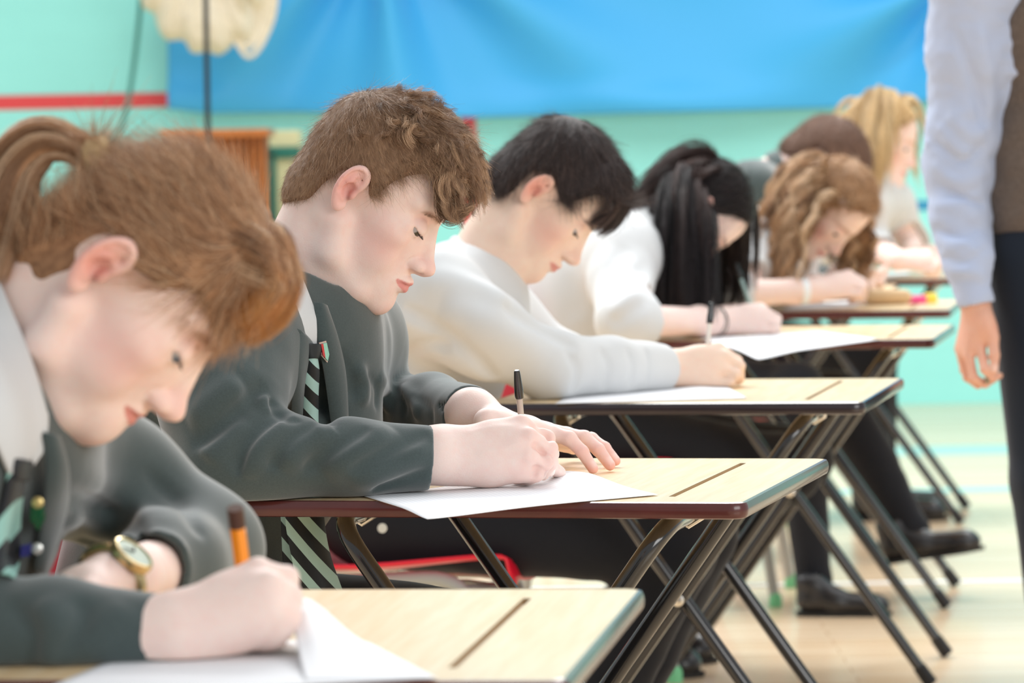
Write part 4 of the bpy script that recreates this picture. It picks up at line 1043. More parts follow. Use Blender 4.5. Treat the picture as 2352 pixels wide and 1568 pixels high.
    dstrip('collar', Q, [(716, 702), (724, 712), (734, 712)], [(704, 786), (722, 804), (740, 790)], M_white, sh, 4.6, .004, .003, 12)
    M_tie = tie_mat('black tie with pale green stripes', lin(16, 24, 28), lin(168, 205, 198), 14, (0, R(40), 0))
    t = dstrip('tie', Q, [(701, 815), (697, 850), (692, 900), (690, 985), (690, 1040)], [(721, 815), (727, 850), (726, 900), (728, 985), (732, 1040)], M_tie, root, 4.56, .008, .004, 30, .008)
    dstrip('tie_knot', Q, [(698, 788), (700, 802), (702, 820)], [(728, 790), (728, 804), (720, 820)], mat('dark tie knot', lin(18, 28, 32), .5), t, 4.58, .010, .008, 10, .006)
    dstrip('lapel', Q, [(655, 740), (672, 770), (666, 850), (672, 1010)], [(704, 780), (712, 800), (694, 880), (692, 1010)], M_blazer, bl, 4.52, .007, .005, 24, .006)
    dstrip('lapel', Q, [(720, 696), (724, 770), (740, 850), (766, 1010)], [(746, 704), (772, 780), (790, 870), (796, 1010)], M_blazer, bl, 4.62, .007, .005, 24, .006)
    badge(list(drape(Q, [(724, 786), (741, 781), (748, 812), (744, 830), (730, 815)], .014, 4.62)), bl)
    lap = lambda name, Lp, Rp, m, par, th=.005, n=20, off=None: strip(name, [A(*p) for p in Lp], [A(*p) for p in Rp], m, par, th, n, off=off)
    lap('tie_end', [(660, 1040, 4.56), (655, 1180, 4.53), (668, 1270, 4.52), (690, 1370, 4.52)], [(735, 1040, 4.58), (742, 1180, 4.55), (756, 1270, 4.54), (790, 1370, 4.54)], M_tie, t, .004, 30, off=(.004, -.012, 0))
    lap('tie_end', [(640, 1100, 4.59), (645, 1190, 4.57), (650, 1300, 4.57)], [(690, 1100, 4.60), (690, 1190, 4.585), (692, 1300, 4.585)], M_tie, t, .004, 20, off=(.004, -.008, 0))
    # ---- trousers and shoes
    legs(root, ct, d, e, pel, .44, knee=-.06)
    # ---- pen, paper
    pt = on_z(1210, 1098, zt + .0015)
    pen('ballpoint_pen', pt, A(1187, 850, pt[1] - .035), M_clear, 'clear ballpoint with glossy black cap on its end, upright in the curly haired boy\'s hand')
    qd = [on_z(982, 1184, zt + .001), on_z(1512, 1136, zt + .0014), on_z(1300, 1088, zt + .0016), on_z(835, 1139, zt + .0014)]
    def lift(u, v):
        over = sst(1 - v, .45, 1.) * sst(.75 - u, 0, .75)
        return .007 * math.exp(-((u - .98) / .10) ** 2 - ((v - .75) / .3) ** 2) + .006 * math.exp(-((u - .25) / .14) ** 2 - ((v - .5) / .28) ** 2) * 0 - .004 * over * over + .0035 * math.exp(-((u - .55) / .12) ** 2) * v * v
    sheet('exam_paper', qd, "white ruled exam paper hanging over the desk edge beneath the curly haired boy's hand", lift, 30, m=ruled_paper(), group='exam papers on the desks')
def badge(P, par):
    c = sum(P) / len(P); n = np.cross(P[1] - P[0], P[2] - P[0]); n /= np.linalg.norm(n); n = n if n[1] < 0 else -n
    def poly(name, Q, m, dz):
        k = len(Q); V = [q + n * dz for q in Q] + [q + n * (dz + .0015) for q in Q]
        return MB().add(V, [tuple(range(k)), tuple(range(k, 2 * k))] + [(i, (i + 1) % k, k + (i + 1) % k, k + i) for i in range(k)]).build(name, m, par, True, False)
    b = poly('badge', P, mat('badge steel', lin(205, 190, 185), .25, metal=.6), .0)
    m1 = [c + (q - c) * .82 for q in P]; ca = (m1[0] * .62 + m1[1] * .38); cb = m1[3] * .5 + m1[4] * .5
    poly('badge_field', [m1[0], ca, cb, m1[4]], mat('badge red', lin(200, 52, 58), .25), .0016); poly('badge_field', [ca, m1[1], m1[2], m1[3], cb], mat('badge pale green', lin(150, 210, 190), .25), .0016)
    return b
def ruled_paper():
    m = mat('ruled paper', lin(246, 247, 250), .7, spec=.3); n, l = nt(m); b = n['Principled BSDF']
    tc = n.new('ShaderNodeTexCoord'); mp = n.new('ShaderNodeMapping'); wv = n.new('ShaderNodeTexWave'); cr = n.new('ShaderNodeValToRGB'); mp.inputs['Rotation'].default_value = (0, 0, R(-14))
    wv.bands_direction = 'X'; wv.inputs['Scale'].default_value = 52; cr.color_ramp.elements[0].color = (*lin(246, 247, 250), 1); cr.color_ramp.elements[0].position = .9; cr.color_ramp.elements[1].color = (*lin(226, 232, 238), 1); cr.color_ramp.elements[1].position = .98
    l.new(tc.outputs['Object'], mp.inputs['Vector']); l.new(mp.outputs['Vector'], wv.inputs['Vector']); l.new(wv.outputs['Fac'], cr.inputs['Fac']); l.new(cr.outputs['Color'], b.inputs['Base Color']); return m
def legs(root, ct, d, e, pel, off, m=None, knee=.10, ankle=.02, h=.008, zknee=.49, shoes=True, hips=True):
    """seated legs in trousers with shoes"""
    S = Sdf(); S.cone(pel + e * .08, pel - e * .08, .11, .11, k=.05)
    p0 = np.array([*ct[:2], 0]) - d * off
    for s in (-1, 1):
        hp = np.array([pel[0], pel[1], .515]) + e * s * .09; kn = p0 + d * (off + knee) + e * s * .11 + np.array([0, 0, zknee]); an = p0 + d * (off + ankle) + e * s * .11 + np.array([0, 0, .10])
        limb(S, [hp, kn], [.084, .064], k=.04); limb(S, [kn, an], [.066, .052], k=.03)
        cuff(S, an + np.array([0, 0, .05]), an - np.array([0, 0, .03]), .045)
    wrinkle(S, (pel + p0 + d * off) / 2, .8, .003, 16)
    sdf_obj('trousers', S, h, m or M_trouser, root)
    for s in (-1, 1):
        an = p0 + d * (off + ankle) + e * s * .11; shoe(root, an - d * .06 + np.array([0, 0, .001]), an + d * .215 + np.array([0, 0, .001]))
# ================================================================== ponytailed girl (desk 1)
HANDC = dict(mcp=[(84, 35, -10), (92, 20, 0), (91, 0, 4), (79, -20, 2)],
             fg=[[(114, 19, -24), (120, 0, -44), (117, -19, -46)], [(117, 7, -4), (119, -9, -28), (110, -23, -36)], [(112, -9, 5), (105, -22, -20), (91, -26, -36)], [(102, -23, 6), (92, -29, -16), (78, -29, -30)]],
             th=[(23, 13, -36), (61, 21, -62), (90, 5, -72), (111, -17, -64)])
def fist(S, W_, X, U, sc=1., thick=1., fore=None):
    """writing hand: W_ wrist, X towards the knuckles, U towards the thumb side; the back of the hand faces U x X"""
    X = unit(np.array(X, float)); U = np.array(U, float); U = unit(U - X * (U @ X)); N = np.cross(X, U); T = lambda p: np.array(W_) + (X * p[0] + U * p[1] + N * p[2]) * sc * .001
    mc = [T(p) for p in HANDC['mcp']]; fg = [[T(p) for p in f] for f in HANDC['fg']]; th = [T(p) for p in HANDC['th']]
    hand(S, W_, np.array(W_) - X * .06 if fore is None else fore, mc, fg, th, sc, thick=thick)
    return mc, fg, th
def clump_paths(name, paths, root, per, spread, cols, r=.0003, tip=.5, stray=.04):
    """world-space guides -> hair"""
    return clump_hair(np.array(paths) * 1000, root, np.zeros(3), np.eye(3), 1., per, spread, cols, r, name, tip, stray)
def girl():
    A = at; ct, d, e = desk_frame(1); root = empty('person', ct - d * .44, 0, 'girl with a ginger ponytail and fringe writing with an orange pencil, wearing a watch', 'person', 'pupils sitting the exam')
    sc = 1.10; M = head_frame(3, 53); c = A(232, 621, 3.12) + M[:, 1] * .073 * sc
    neck = A(-25, 850, 3.23); sr = A(-190, 1010, 3.05); sl = A(95, 1030, 3.40); pel = np.array([*(ct - d * .5)[:2], .56])
    er, wr = A(-150, 1490, 3.03), A(385, 1462, 3.01); el_, wl = A(462, 1262, 3.42), A(285, 1330, 3.18)
    S = Sdf(); head(S, c, M, sc, eye_off=(1.1, 3.8), jaw=.94, nose=1.0, soft=2, mo=(-5, 4), ch=(-3, 9), bk=18)
    loc = lambda p: M.T @ (p - c) / (sc * .001)
    S.frame(c, M, sc * .001); S.cone((-18, 0, -30), loc(neck), 44, 50, k=25); S.cone((18, 0, -70), loc(neck + d * .03), 32, 44, k=22)
    torso(S, neck - np.array([0, 0, .05]), sr * .8 + neck * .2, sl * .8 + neck * .2, pel, d, add=-.035)
    limb(S, [sr * .9 + neck * .1, er, wr], [.04, .033, .026]); limb(S, [sl * .9 + neck * .1, A(270, 1110, 3.44), el_, A(390, 1300, 3.32), wl], [.036, .032, .030, .028, .025])
    Y = 3.0; q = lambda L: [A(x, y, Y + z) for x, y, z in L]
    mc = q([(592, 1310, .03), (620, 1345, .006), (620, 1392, -.002), (592, 1440, .0)])
    fg = [q([(660, 1326, .042), (669, 1385, .062), (652, 1448, .062)]), q([(664, 1368, .024), (662, 1425, .046), (638, 1466, .05)]), q([(656, 1414, .012), (638, 1456, .036), (604, 1476, .048)]), q([(630, 1456, .006), (602, 1478, .03), (568, 1486, .044)])]
    th = q([(450, 1402, .05), (540, 1385, .08), (612, 1402, .092), (652, 1452, .082)])
    hand(S, A(410, 1448, Y + .012), wr - (wr - er) * .2, mc, fg, th, 1.0, thick=1.05); S.cone(A(420, 1450, Y + .01), A(600, 1410, Y + .015), .026, .024, k=.02)
    h0 = A(240, 1338, 3.15); m2 = [A(150, 1352, 3.10 + .018 * k) for k in range(4)]
    f2 = [[m + np.array([-.03, -.012, -.004]), m + np.array([-.05, -.018, -.010]), m + np.array([-.066, -.022, -.016])] for m in m2]
    hand(S, h0, wl, m2, f2, [A(225, 1352, 3.12), A(200, 1362, 3.085), A(170, 1372, 3.07), A(140, 1378, 3.06)], .95)
    S.rest(A(520, 1490, 3.03), .14, TOP + .0022); S.rest(A(190, 1380, 3.12), .12)
    body = sdf_obj('body', S, .0026, M_skin, root, lambda V: skin_paint(V, [(c, M, sc)], lin(246, 222, 212), lin(240, 172, 162), lin(206, 118, 110), lin(232, 148, 132), brow=lin(170, 120, 86), mo=(-5, 4), bl=.5))
    eyes(root, c, M, sc, (1, -.2, -.7), lin(92, 120, 140)); lashes(root, c, M, sc, lin(90, 62, 44), 1.1)
    brows(root, c, M, sc, lin(150, 108, 78), 160)
    # ---- hair
    k = 2.815 * sc; IL = lambda px, py: img_local(px, py, 232, 621, 53, k)
    poly = [IL(*p) for p in [(0, 640), (40, 612), (100, 590), (150, 572), (196, 562), (240, 556), (282, 580), (288, 632), (330, 655), (385, 688), (432, 690), (455, 740), (500, 790), (545, 830), (640, 820), (800, 500), (560, 200), (250, 250), (110, 380), (-60, 480)]]
    H_b, H_d, H_l = lin(194, 148, 110), lin(112, 80, 58), lin(244, 214, 180)
    thick = lambda q: 4 + 5 * sst(q[..., 0], -50, 10) * sst(q[..., 2], 40, 110) + 6 * sst(q[..., 0], 0, 60) * sst(q[..., 2], 50, 95)
    S = Sdf(); hair_cap(S, c, M, sc, poly, thick, edge=14, bk=18)
    tie = np.array([*IL(200, 372), 0.]); tie = np.array([tie[0], 0, tie[1]])
    S.frame(c, M, sc * .001); S.cone(tie + [16, 0, -6], tie, 15, 9, k=14)
    cap = sdf_obj('hair', S, .0032, M_haircap, root, cap_paint(c, M, sc, np.array(H_b) * .85, H_d, .5))
    V = np.array([v.co[:] for v in cap.data.vertices]); F = np.array([p.vertices[:] for p in cap.data.polygons])
    sd = lambda q: poly_sd(q[:, 0], q[:, 2], poly)
    fr = lambda q: sst(q[:, 0], 35, 75)[:, None] * sst(q[:, 2], 40, 60)[:, None]
    flow = lambda q: unit(tie - q) * (1 - fr(q)) + np.array([.7, 0, -.7]) * fr(q)
    n = 26000
    short_hair(root, V, F, c, M, sc, n, lambda q: np.where(sd(q) > 1, 42., 0), flow, .01, hair_cols(n, H_b, H_d, H_l, .35, .3), r=.00035, wig=.05, k=7)
    g = []
    for i in range(150):
        y = RNG.uniform(-56, 56); x0 = RNG.uniform(30, 72); z0 = 99 - .004 * y * y - .35 * max(0, x0 - 40) + RNG.uniform(2, 12); a = RNG.uniform(-4, 4); s_ = 1 - abs(y) * .003
        ex = RNG.uniform(.76, .93); g.append(spline([(x0, y, z0 - 8), (x0 + 24, y, z0 + 4), (112 * ex * s_, y * .98, 92 + a), (122 * ex * s_, y * .95, 66 + a), (119 * ex * s_, y * .9, 42 + a + .003 * y * y)], 14))
    g = np.array(g); B_b, B_d, B_l = lin(204, 140, 80), lin(150, 92, 48), lin(236, 186, 126)
    t_ = np.linspace(0, 1, 14)[None, :, None]; u_ = .85 + .3 * RNG.random((len(g) * 60, 1, 1)); w_ = sst(t_, .35, .85); cols = (np.repeat(hair_cols(len(g), H_b, H_d, H_l, .3, .3), 60, 0)[:, None] * (1 - w_) + np.repeat(hair_cols(len(g), B_b, B_d, B_l, .25, .3), 60, 0)[:, None] * w_) * u_
    clump_hair(g, root, c, M, sc, 60, 7.5, cols, r=.0003, name='fringe', tip=.55)
    tw = c + M @ tie * sc * .001
    path = spline([tw, A(150, 328, tw[1] + .005), A(92, 326, tw[1] + .01), A(40, 372, tw[1] + .01), A(8, 460, tw[1]), A(-14, 560, tw[1] - .01), A(-28, 650, tw[1] - .02)], 22)
    S = Sdf(); S.chain(list(path[:20]), list(np.interp(np.arange(20), [0, 3, 8, 14, 19], [.007, .008, .012, .014, .006])), k=.01)
    pt = sdf_obj('ponytail', S, .0035, M_haircap, root, lambda V: np.tile(np.array(H_b) * .85, (len(V), 1)))
    g = []
    for i in range(120):
        a, rr = RNG.random() * 6.283, math.sqrt(RNG.random()); o_ = np.stack([np.zeros(22), np.cos(a + .02 * np.arange(22)), np.sin(a + .02 * np.arange(22))], 1) * (np.interp(np.arange(22), [0, 3, 8, 14, 21], [.009, .013, .022, .028, .022]) * rr)[:, None]
        T = unit(np.gradient(path, axis=0)); u = np.array([0, 1., 0]); w = np.cross(T, u); g.append(path + u * o_[:, 1:2] + unit(w) * o_[:, 2:3])
    cols = np.repeat(hair_cols(len(g), H_b, H_d, H_l, .35, .3), 50, 0) * (.8 + .4 * RNG.random((len(g) * 50, 1)))
    clump_paths('ponytail_strands', g, pt, 50, 3.5, cols, r=.0003, tip=.8)
    ax = unit(path[2] - (tw - M @ np.array([.012, 0, -.006]))); u = np.array([0, 1., 0]); w = unit(np.cross(ax, u)); S = Sdf()
    for s in (-.006, 0, .006): S.chain([tw + ax * (s + .001) + (u * math.cos(t) + w * math.sin(t)) * .0155 for t in np.linspace(0, 6.2832, 15)], .0055, k=.003)
    sdf_obj('hair_band', S, .002, cloth('beige hair band', lin(206, 180, 136), 500), root, n_min=50)
    # ---- blazer
    S = Sdf(); torso(S, neck - np.array([0, 0, .04]), sr, sl, pel, unit(d - e * .2), add=.002, w=.95, k=.05)
    limb(S, [sr, er], [.062, .054], k=.05); cu = A(428, 1464, 3.015)
    limb(S, [er, A(120, 1462, 3.02), cu], [.052, .046, .032], k=.03)
    limb(S, [sl, A(270, 1110, 3.44), el_ + [0, 0, .0], A(390, 1300, 3.32), wl + (el_ - wl) * .28], [.060, .056, .052, .044, .034], k=.05, kk=.025)
    nb = neck + np.array([0, 0, .03]); S.frame(); S.cone(nb, nb + np.array([.03, 0, .2]), .06, .09, op='s', k=.01)
    for L, a_, w in (([(140, 1080), (260, 1130), (380, 1210)], .007, .016), ([(120, 1120), (240, 1170), (400, 1270)], -.008, .013), ([(110, 1170), (230, 1210), (350, 1262)], .006, .014), ([(330, 1080), (420, 1160), (470, 1240)], -.005, .013), ([(90, 1220), (200, 1250), (300, 1280)], -.008, .012), ([(250, 1285), (340, 1245), (430, 1255)], .008, .014)): dcrease(S, L, a_, w, 3.35)
    for L, a_, w in (([(20, 1380), (70, 1450), (60, 1560)], -.008, .011), ([(90, 1375), (130, 1440), (110, 1550)], .006, .013), ([(180, 1370), (190, 1430), (120, 1520)], -.006, .011), ([(300, 1390), (240, 1440), (170, 1540)], .004, .014)): dcrease(S, L, a_, w, 2.98)
    S.rest(A(200, 1540, 3.02), .17); S.rest(A(-120, 1540, 3.03), .10); S.rest(A(440, 1300, 3.40), .12)
    cuff(S, A(390, 1462, 3.015), cu, .026); w0 = wl + (el_ - wl) * .28; cuff(S, w0 + (A(390, 1300, 3.32) - w0) * .5, w0, .029)
    bl = sdf_obj('blazer', S, .0038, M_blazer, root)
    T = Sdf(); torso(T, neck - np.array([0, 0, .06]), sr * .8 + neck * .2, sl * .8 + neck * .2, pel, d, add=-.025, w=.95)
    limb(T, [sr, er, wr - (wr - er) * .12], [.04, .036, .027]); limb(T, [sl, A(270, 1110, 3.44), el_, A(390, 1300, 3.32)], [.036, .034, .032, .030]); T.cone(neck, A(40, 960, 3.18), .05, .04, k=.04)
    T.frame(); T.cone(nb, nb + np.array([.03, 0, .2]), .050, .08, op='s', k=.01)
    sh = sdf_obj('shirt', T, .006, M_white, root)
    Q = Sdf(); Q.p = list(S.p); Q.frame(); Q.cone(c + M @ np.array([-.02, 0, -.03]), neck, .05, .056, k=.03); Q.cone(neck, A(50, 980, 3.17), .052, .05, k=.04)
    dstrip('collar', Q, [(-60, 560), (0, 640), (45, 760), (88, 900), (104, 962)], [(-140, 760), (-90, 850), (-40, 960), (10, 1080), (22, 1105)], M_white, sh, 3.12, .008, .004, 24, .006)
    dstrip('collar', Q, [(104, 945), (104, 985), (90, 1040)], [(60, 1010), (62, 1040), (66, 1070)], M_white, sh, 3.15, .007, .004, 12)
    M_tie = tie_mat('girl tie with green stripes', lin(14, 22, 30), lin(150, 200, 190), 11, (0, R(-40), 0))
    t = dstrip('tie', Q, [(12, 1080), (0, 1150), (-20, 1230), (-30, 1320)], [(50, 1080), (44, 1150), (40, 1230), (36, 1330)], M_tie, root, 3.18, .006, .004, 24, .006)
    dstrip('tie_knot', Q, [(18, 1050), (16, 1075), (18, 1100)], [(62, 1056), (56, 1078), (50, 1100)], mat('dark tie knot', lin(20, 28, 36), .5), t, 3.18, .008, .008, 10, .006)
    dstrip('lapel', Q, [(88, 990), (98, 1060), (92, 1160), (70, 1300)], [(128, 1000), (150, 1080), (140, 1180), (95, 1310)], M_blazer, bl, 3.22, .008, .005, 24, .006)
    for nm, P_, col in (('badge', [(62, 1150), (90, 1146), (94, 1180), (78, 1212), (60, 1185)], lin(16, 92, 60)), ('badge', [(38, 1245), (62, 1240), (58, 1268), (36, 1272)], lin(30, 50, 130))):
        P_ = list(drape(Q, P_, .014, 3.2)); k_ = len(P_); cc = sum(P_) / k_; nn = np.array([.3, -.95, .1]) * .003
        MB().add([*P_] + [p + nn for p in P_], [tuple(range(k_)), tuple(range(k_, 2 * k_))] + [(i, (i + 1) % k_, k_ + (i + 1) % k_, k_ + i) for i in range(k_)]).build(nm, mat('enamel', col, .2), bl, True, False)
    for p, col in (((76, 1142), lin(222, 196, 130)), ((72, 1250), lin(235, 235, 230))):
        MB().lathe([(.001, -.003), (.0048, -.002), (.0048, .0015), (.002, .003)], 14, drape(Q, [p], .018, 3.2)[0], np.array([[1, 0, 0], [0, 0, -1.], [0, 1, 0]])).build('pin', mat('pin metal', col, .25, metal=.5), bl, True)
    # ---- watch
    ax = unit(h0 - wl); wc = A(296, 1322, 3.155); up = unit(np.array([.25, -.75, .62])); up = unit(up - ax * (up @ ax)); sd_ = np.cross(ax, up)
    gold = mat('watch gold', lin(214, 190, 140), .22, metal=.9); band = MB()
    ring = [wl * .35 + h0 * .65 + (up * math.cos(t) * .025 + sd_ * math.sin(t) * .030) for t in np.linspace(0, 6.2832, 33)]
    w_ = band.tube(ring, .0055, 8, False, 1).build('watch', gold, root, True)
    top = wl * .35 + h0 * .65 + up * .029; rot = np.stack([ax, sd_, up], 1)
    MB().lathe([(.015, -.005), (.0195, -.003), (.020, .002), (.0185, .0045), (.0165, .005), (.0163, .0035)], 30, top, rot).build('watch_case', gold, w_, True)
    MB().lathe([(.0001, .0035), (.0164, .0036)], 30, top, rot).build('watch_dial', mat('pale green dial', lin(196, 214, 196), .15, coat=.6), w_, True)
    for t, l in ((.6, .011), (2.4, .008)): MB().box(top + rot @ np.array([math.cos(t) * l / 2, math.sin(t) * l / 2, .0048]), (.0012, .0012, .0006)).tube([top + rot @ np.array([0, 0, .0048]), top + rot @ np.array([math.cos(t) * l, math.sin(t) * l, .0048])], .0006, 6).build('watch_hand', M_rubber, w_, True)
    legs(root, ct, d, e, pel, .44, knee=.02, h=.01)
    # ---- pencil and papers
    p0 = on_z(580, 1466, TOP + .0015); pen('pencil', p0, A(540, 1166, p0[1] - .05), mat('orange lacquer', lin(246, 150, 20), .3, coat=.4), 'orange pencil with a dark end held by the ponytailed girl', 'pencil', .0068, 'pencil')
    qd = [on_z(40, 1610, TOP + .001), on_z(985, 1558, TOP + .001), on_z(690, 1470, TOP + .001), on_z(300, 1498, TOP + .001)]
    sheet('exam_paper', qd, 'large white exam paper flat on the nearest desk under the pencil', group='exam papers on the desks')
    qd = [on_z(700, 1562, TOP + .0016), on_z(1005, 1558, TOP + .0016), on_z(850, 1478, TOP + .0016), on_z(668, 1472, TOP + .0016)]
    sheet('exam_paper', qd, "white page curling up beside the ponytailed girl's writing hand", lambda u, v: .037 * v ** 1.3 * (1 - sst(u, .1, 1.05)) * (1 - .25 * math.exp(-(u / .12) ** 2)), 30, group='exam papers on the desks')
# ================================================================== the pupils further along the row
def pupil(i, label, ear, hy, yaw, pitch, roll, neck, sr, sl, near, far, sc=1.06, skin=None, sleeve=True, hair=None, h=.0045, jaw=1., eye_off=(1.0, 3.5), cloth_m=None, brow=None, lipc=None, knee=0., fine=None, bodyw=1., seat=.44, garment='shirt', hand_sc=1., pel_off=.47, folds=(), low_legs=True, ankle=.02, zk=.49, extra_t=()):
    """near / far: dicts with elbow, wrist, X (towards the knuckles), U (thumb side), roll (where the sleeve stops, 0..1 from elbow to wrist)"""
    A = at; ct, d, e = desk_frame(i); root = empty('person', ct - d * seat, 0, label, 'person', 'pupils sitting the exam')
    M = head_frame(DESKS[i][2] + yaw, pitch, roll); c = A(ear[0], ear[1], hy) + M[:, 1] * .073 * sc
    pel = np.array([*(ct - d * pel_off)[:2], .56]); skin = skin or (lin(242, 217, 207), lin(236, 170, 160), lin(210, 124, 120), lin(232, 156, 146))
    S = Sdf(); head(S, c, M, sc, eye_off=eye_off, jaw=jaw); loc = lambda p: M.T @ (p - c) / (sc * .001)
    S.frame(c, M, sc * .001); S.cone((-20, 0, -30), loc(neck), 47, 54, k=25); S.cone((18, 0, -70), loc(neck + d * .03), 34, 46, k=22)
    torso(S, neck - np.array([0, 0, .05]), sr * .8 + neck * .2, sl * .8 + neck * .2, pel, d, add=-.035, w=bodyw)
    for a, sh in ((near, sr), (far, sl)):
        limb(S, [sh * .9 + neck * .1, a['elbow'], a['wrist']], [.040, .034, .026])
        if 'X' in a: fist(S, a['wrist'], a['X'], a['U'], hand_sc, 1.05, fore=a['wrist'] + (a['elbow'] - a['wrist']) * .25)
    for a in (near, far):
        if 'X' in a: q_ = a['wrist'] + unit(np.array(a['X'], float)) * .05; S.rest([*q_[:2], TOP - .01], .11, TOP + .002)
    sk = skin
    body = sdf_obj('body', S, h, M_skin, root, lambda V: skin_paint(V, [(c, M, sc)], sk[0], sk[1], sk[2], sk[3], brow=brow))
    eyes(root, c, M, sc, (1, -.2, -.7), lin(60, 44, 34))
    if h < .005: lashes(root, c, M, sc, lin(40, 30, 28), eye_off[0], 16)
    S = Sdf(); torso(S, neck - np.array([0, 0, .04]), sr, sl, pel, d, add=.004, k=.06, w=bodyw)
    for a, sh in ((near, sr), (far, sl)):
        t = a.get('roll', .97); w = a['elbow'] + (a['wrist'] - a['elbow']) * t; mid = a.get('mid'); r_ = a.get('r', (.068, .055, .048))
        limb(S, [sh] + ([mid] if mid is not None else []) + [a['elbow']], [r_[0]] + ([.5 * r_[0] + .5 * r_[1]] if mid is not None else []) + [r_[1]], k=.05, kk=.03)
        u0 = a['elbow']; limb(S, [u0, u0 * .5 + w * .5, w], [r_[1], r_[2], r_[2] * .82 if t > .8 else r_[2] * 1.0], k=.03)
    nb = neck + np.array([0, 0, .02]); S.frame(); S.cone(nb, nb + unit(c - neck) * .2, .06, .085, op='s', k=.01)
    for L, a_, w_ in folds: dcrease(S, L, a_ * (1.9 if h < .004 else 1.2), w_, near['elbow'][1] + .05, 14, h < .004)
    for cc, rr in extra_t: S.frame(); S.ell(cc, rr, k=.08)
    wrinkle(S, (neck + pel) / 2, .65, .003, 13, (1, 1, .6), i * 3.1)
    for a in (near, far):
        m_ = (a['elbow'] + a['wrist']) / 2; S.rest([*m_[:2], TOP - .02], .16)
        t = a.get('roll', .97); w = a['elbow'] + (a['wrist'] - a['elbow']) * t; n_ = unit(w - a['elbow']); cuff(S, w - n_ * .03, w, .028 if t > .8 else .037, .02)
    g = sdf_obj(garment, S, h, cloth_m or M_white, root)
    ca = (c - neck); ax = unit(ca); S2 = Sdf(); up = neck + ax * .035
    for (a0, r0, zz) in ((0, .066, 0),):
        u = unit(np.cross(ax, e)); v = np.cross(ax, u); P = [neck + ax * .012 + (u * math.cos(t) + v * math.sin(t)) * .060 for t in np.linspace(0, 6.2832, 25)]
        S2.chain(P, .010, k=.004); S2.chain([p + ax * .018 for p in P], .008, k=.01)
    sdf_obj('collar', S2, .004, cloth_m or M_white, g, n_min=60)
    if low_legs: legs(root, ct, d, e, pel, seat, knee=knee, ankle=ankle, h=.008, zknee=zk)
    if hair: hair(root, c, M, sc, d, e)
    if fine: fine(root, c, M, sc, S, d, e)
    return root, c, M
def mass_hair(root, c, M, sc, poly, thick, cols3, n=14000, L=26., whorl=(-45, 0, 100), lift=.06, wig=.4, r=.0004, k=5, h=.004, edge=10, straight=None):
    S = Sdf(); hair_cap(S, c, M, sc, poly, thick, edge=edge); b, dk, lt = cols3
    cap = sdf_obj('hair', S, h, M_haircap, root, cap_paint(c, M, sc, np.array(b) * .85, dk, .5))
    V = np.array([v.co[:] for v in cap.data.vertices]); F = np.array([p.vertices[:] for p in cap.data.polygons]); wh = np.array(whorl, float)
    flow = straight or (lambda q: unit((q - wh) * np.array([1, .8, 1.])) + np.array([.2, 0, -.15]))
    short_hair(root, V, F, c, M, sc, n, lambda q: np.where(poly_sd(q[:, 0], q[:, 2], poly) > .5, L, 0), flow, lift, hair_cols(n, b, dk, lt), r=r, wig=wig, k=k)
    return cap
def fall(roots, v0, c, M, sc, length, k=24, grav=1., wave=0., axes=(88, 80, 84), mid=(8, 0, 30), extra=(), pull=None):
    """hair that falls under gravity over the head; roots (n,3) local mm; returns world guides"""
    n = len(roots); q = np.array(roots, float) @ M.T * sc * .001 + c; v = unit(np.array(v0, float) @ M.T); C = c + M @ np.array(mid) * sc * .001; Ax = np.array(axes) * sc * .001
    L = np.broadcast_to(np.asarray(length, float), (n,)) / (k - 1); P = []; ph = RNG.random((n, 1)) * 6.28; of = RNG.uniform(.0, .012, (n, 1))
    for j in range(k):
        P.append(q + (wave * min(1, j / 6) * np.concatenate([np.sin(ph + j * .9), np.cos(ph * 1.3 + j * .9), .3 * np.sin(ph + j * .8)], 1) if wave else 0))
        v = unit(v + np.array([0, 0, -1.]) * grav * .16 + RNG.normal(size=(n, 3)) * .02 + (0 if pull is None else pull))
        q = q + v * L[:, None]
        l = ((q - C) @ M) / (Ax + of); m = np.linalg.norm(l, axis=1, keepdims=True); l2 = np.where(m < 1, l / m, l); q2 = (l2 * (Ax + of)) @ M.T + C
        for cc, rr in extra:
            w = q2 - cc; mm = np.linalg.norm(w, axis=1, keepdims=True); q2 = np.where(mm < rr, cc + w / (mm + 1e-9) * rr, q2)
        ch = np.linalg.norm(q2 - q, axis=1, keepdims=True) > 1e-6; v = np.where(ch, unit(v + (q2 - q) / (L[:, None] + 1e-9) * .5), v); q = q2
    return np.stack(P, 1)
def roots_on(n, cond, mid=(8, 0, 30), axes=(84, 76, 80)):
    out = []
    while len(out) < n:
        u = unit(RNG.normal(size=3)); p = np.array(mid) + u * np.array(axes)
        if cond(p): out.append(p)
    return np.array(out)
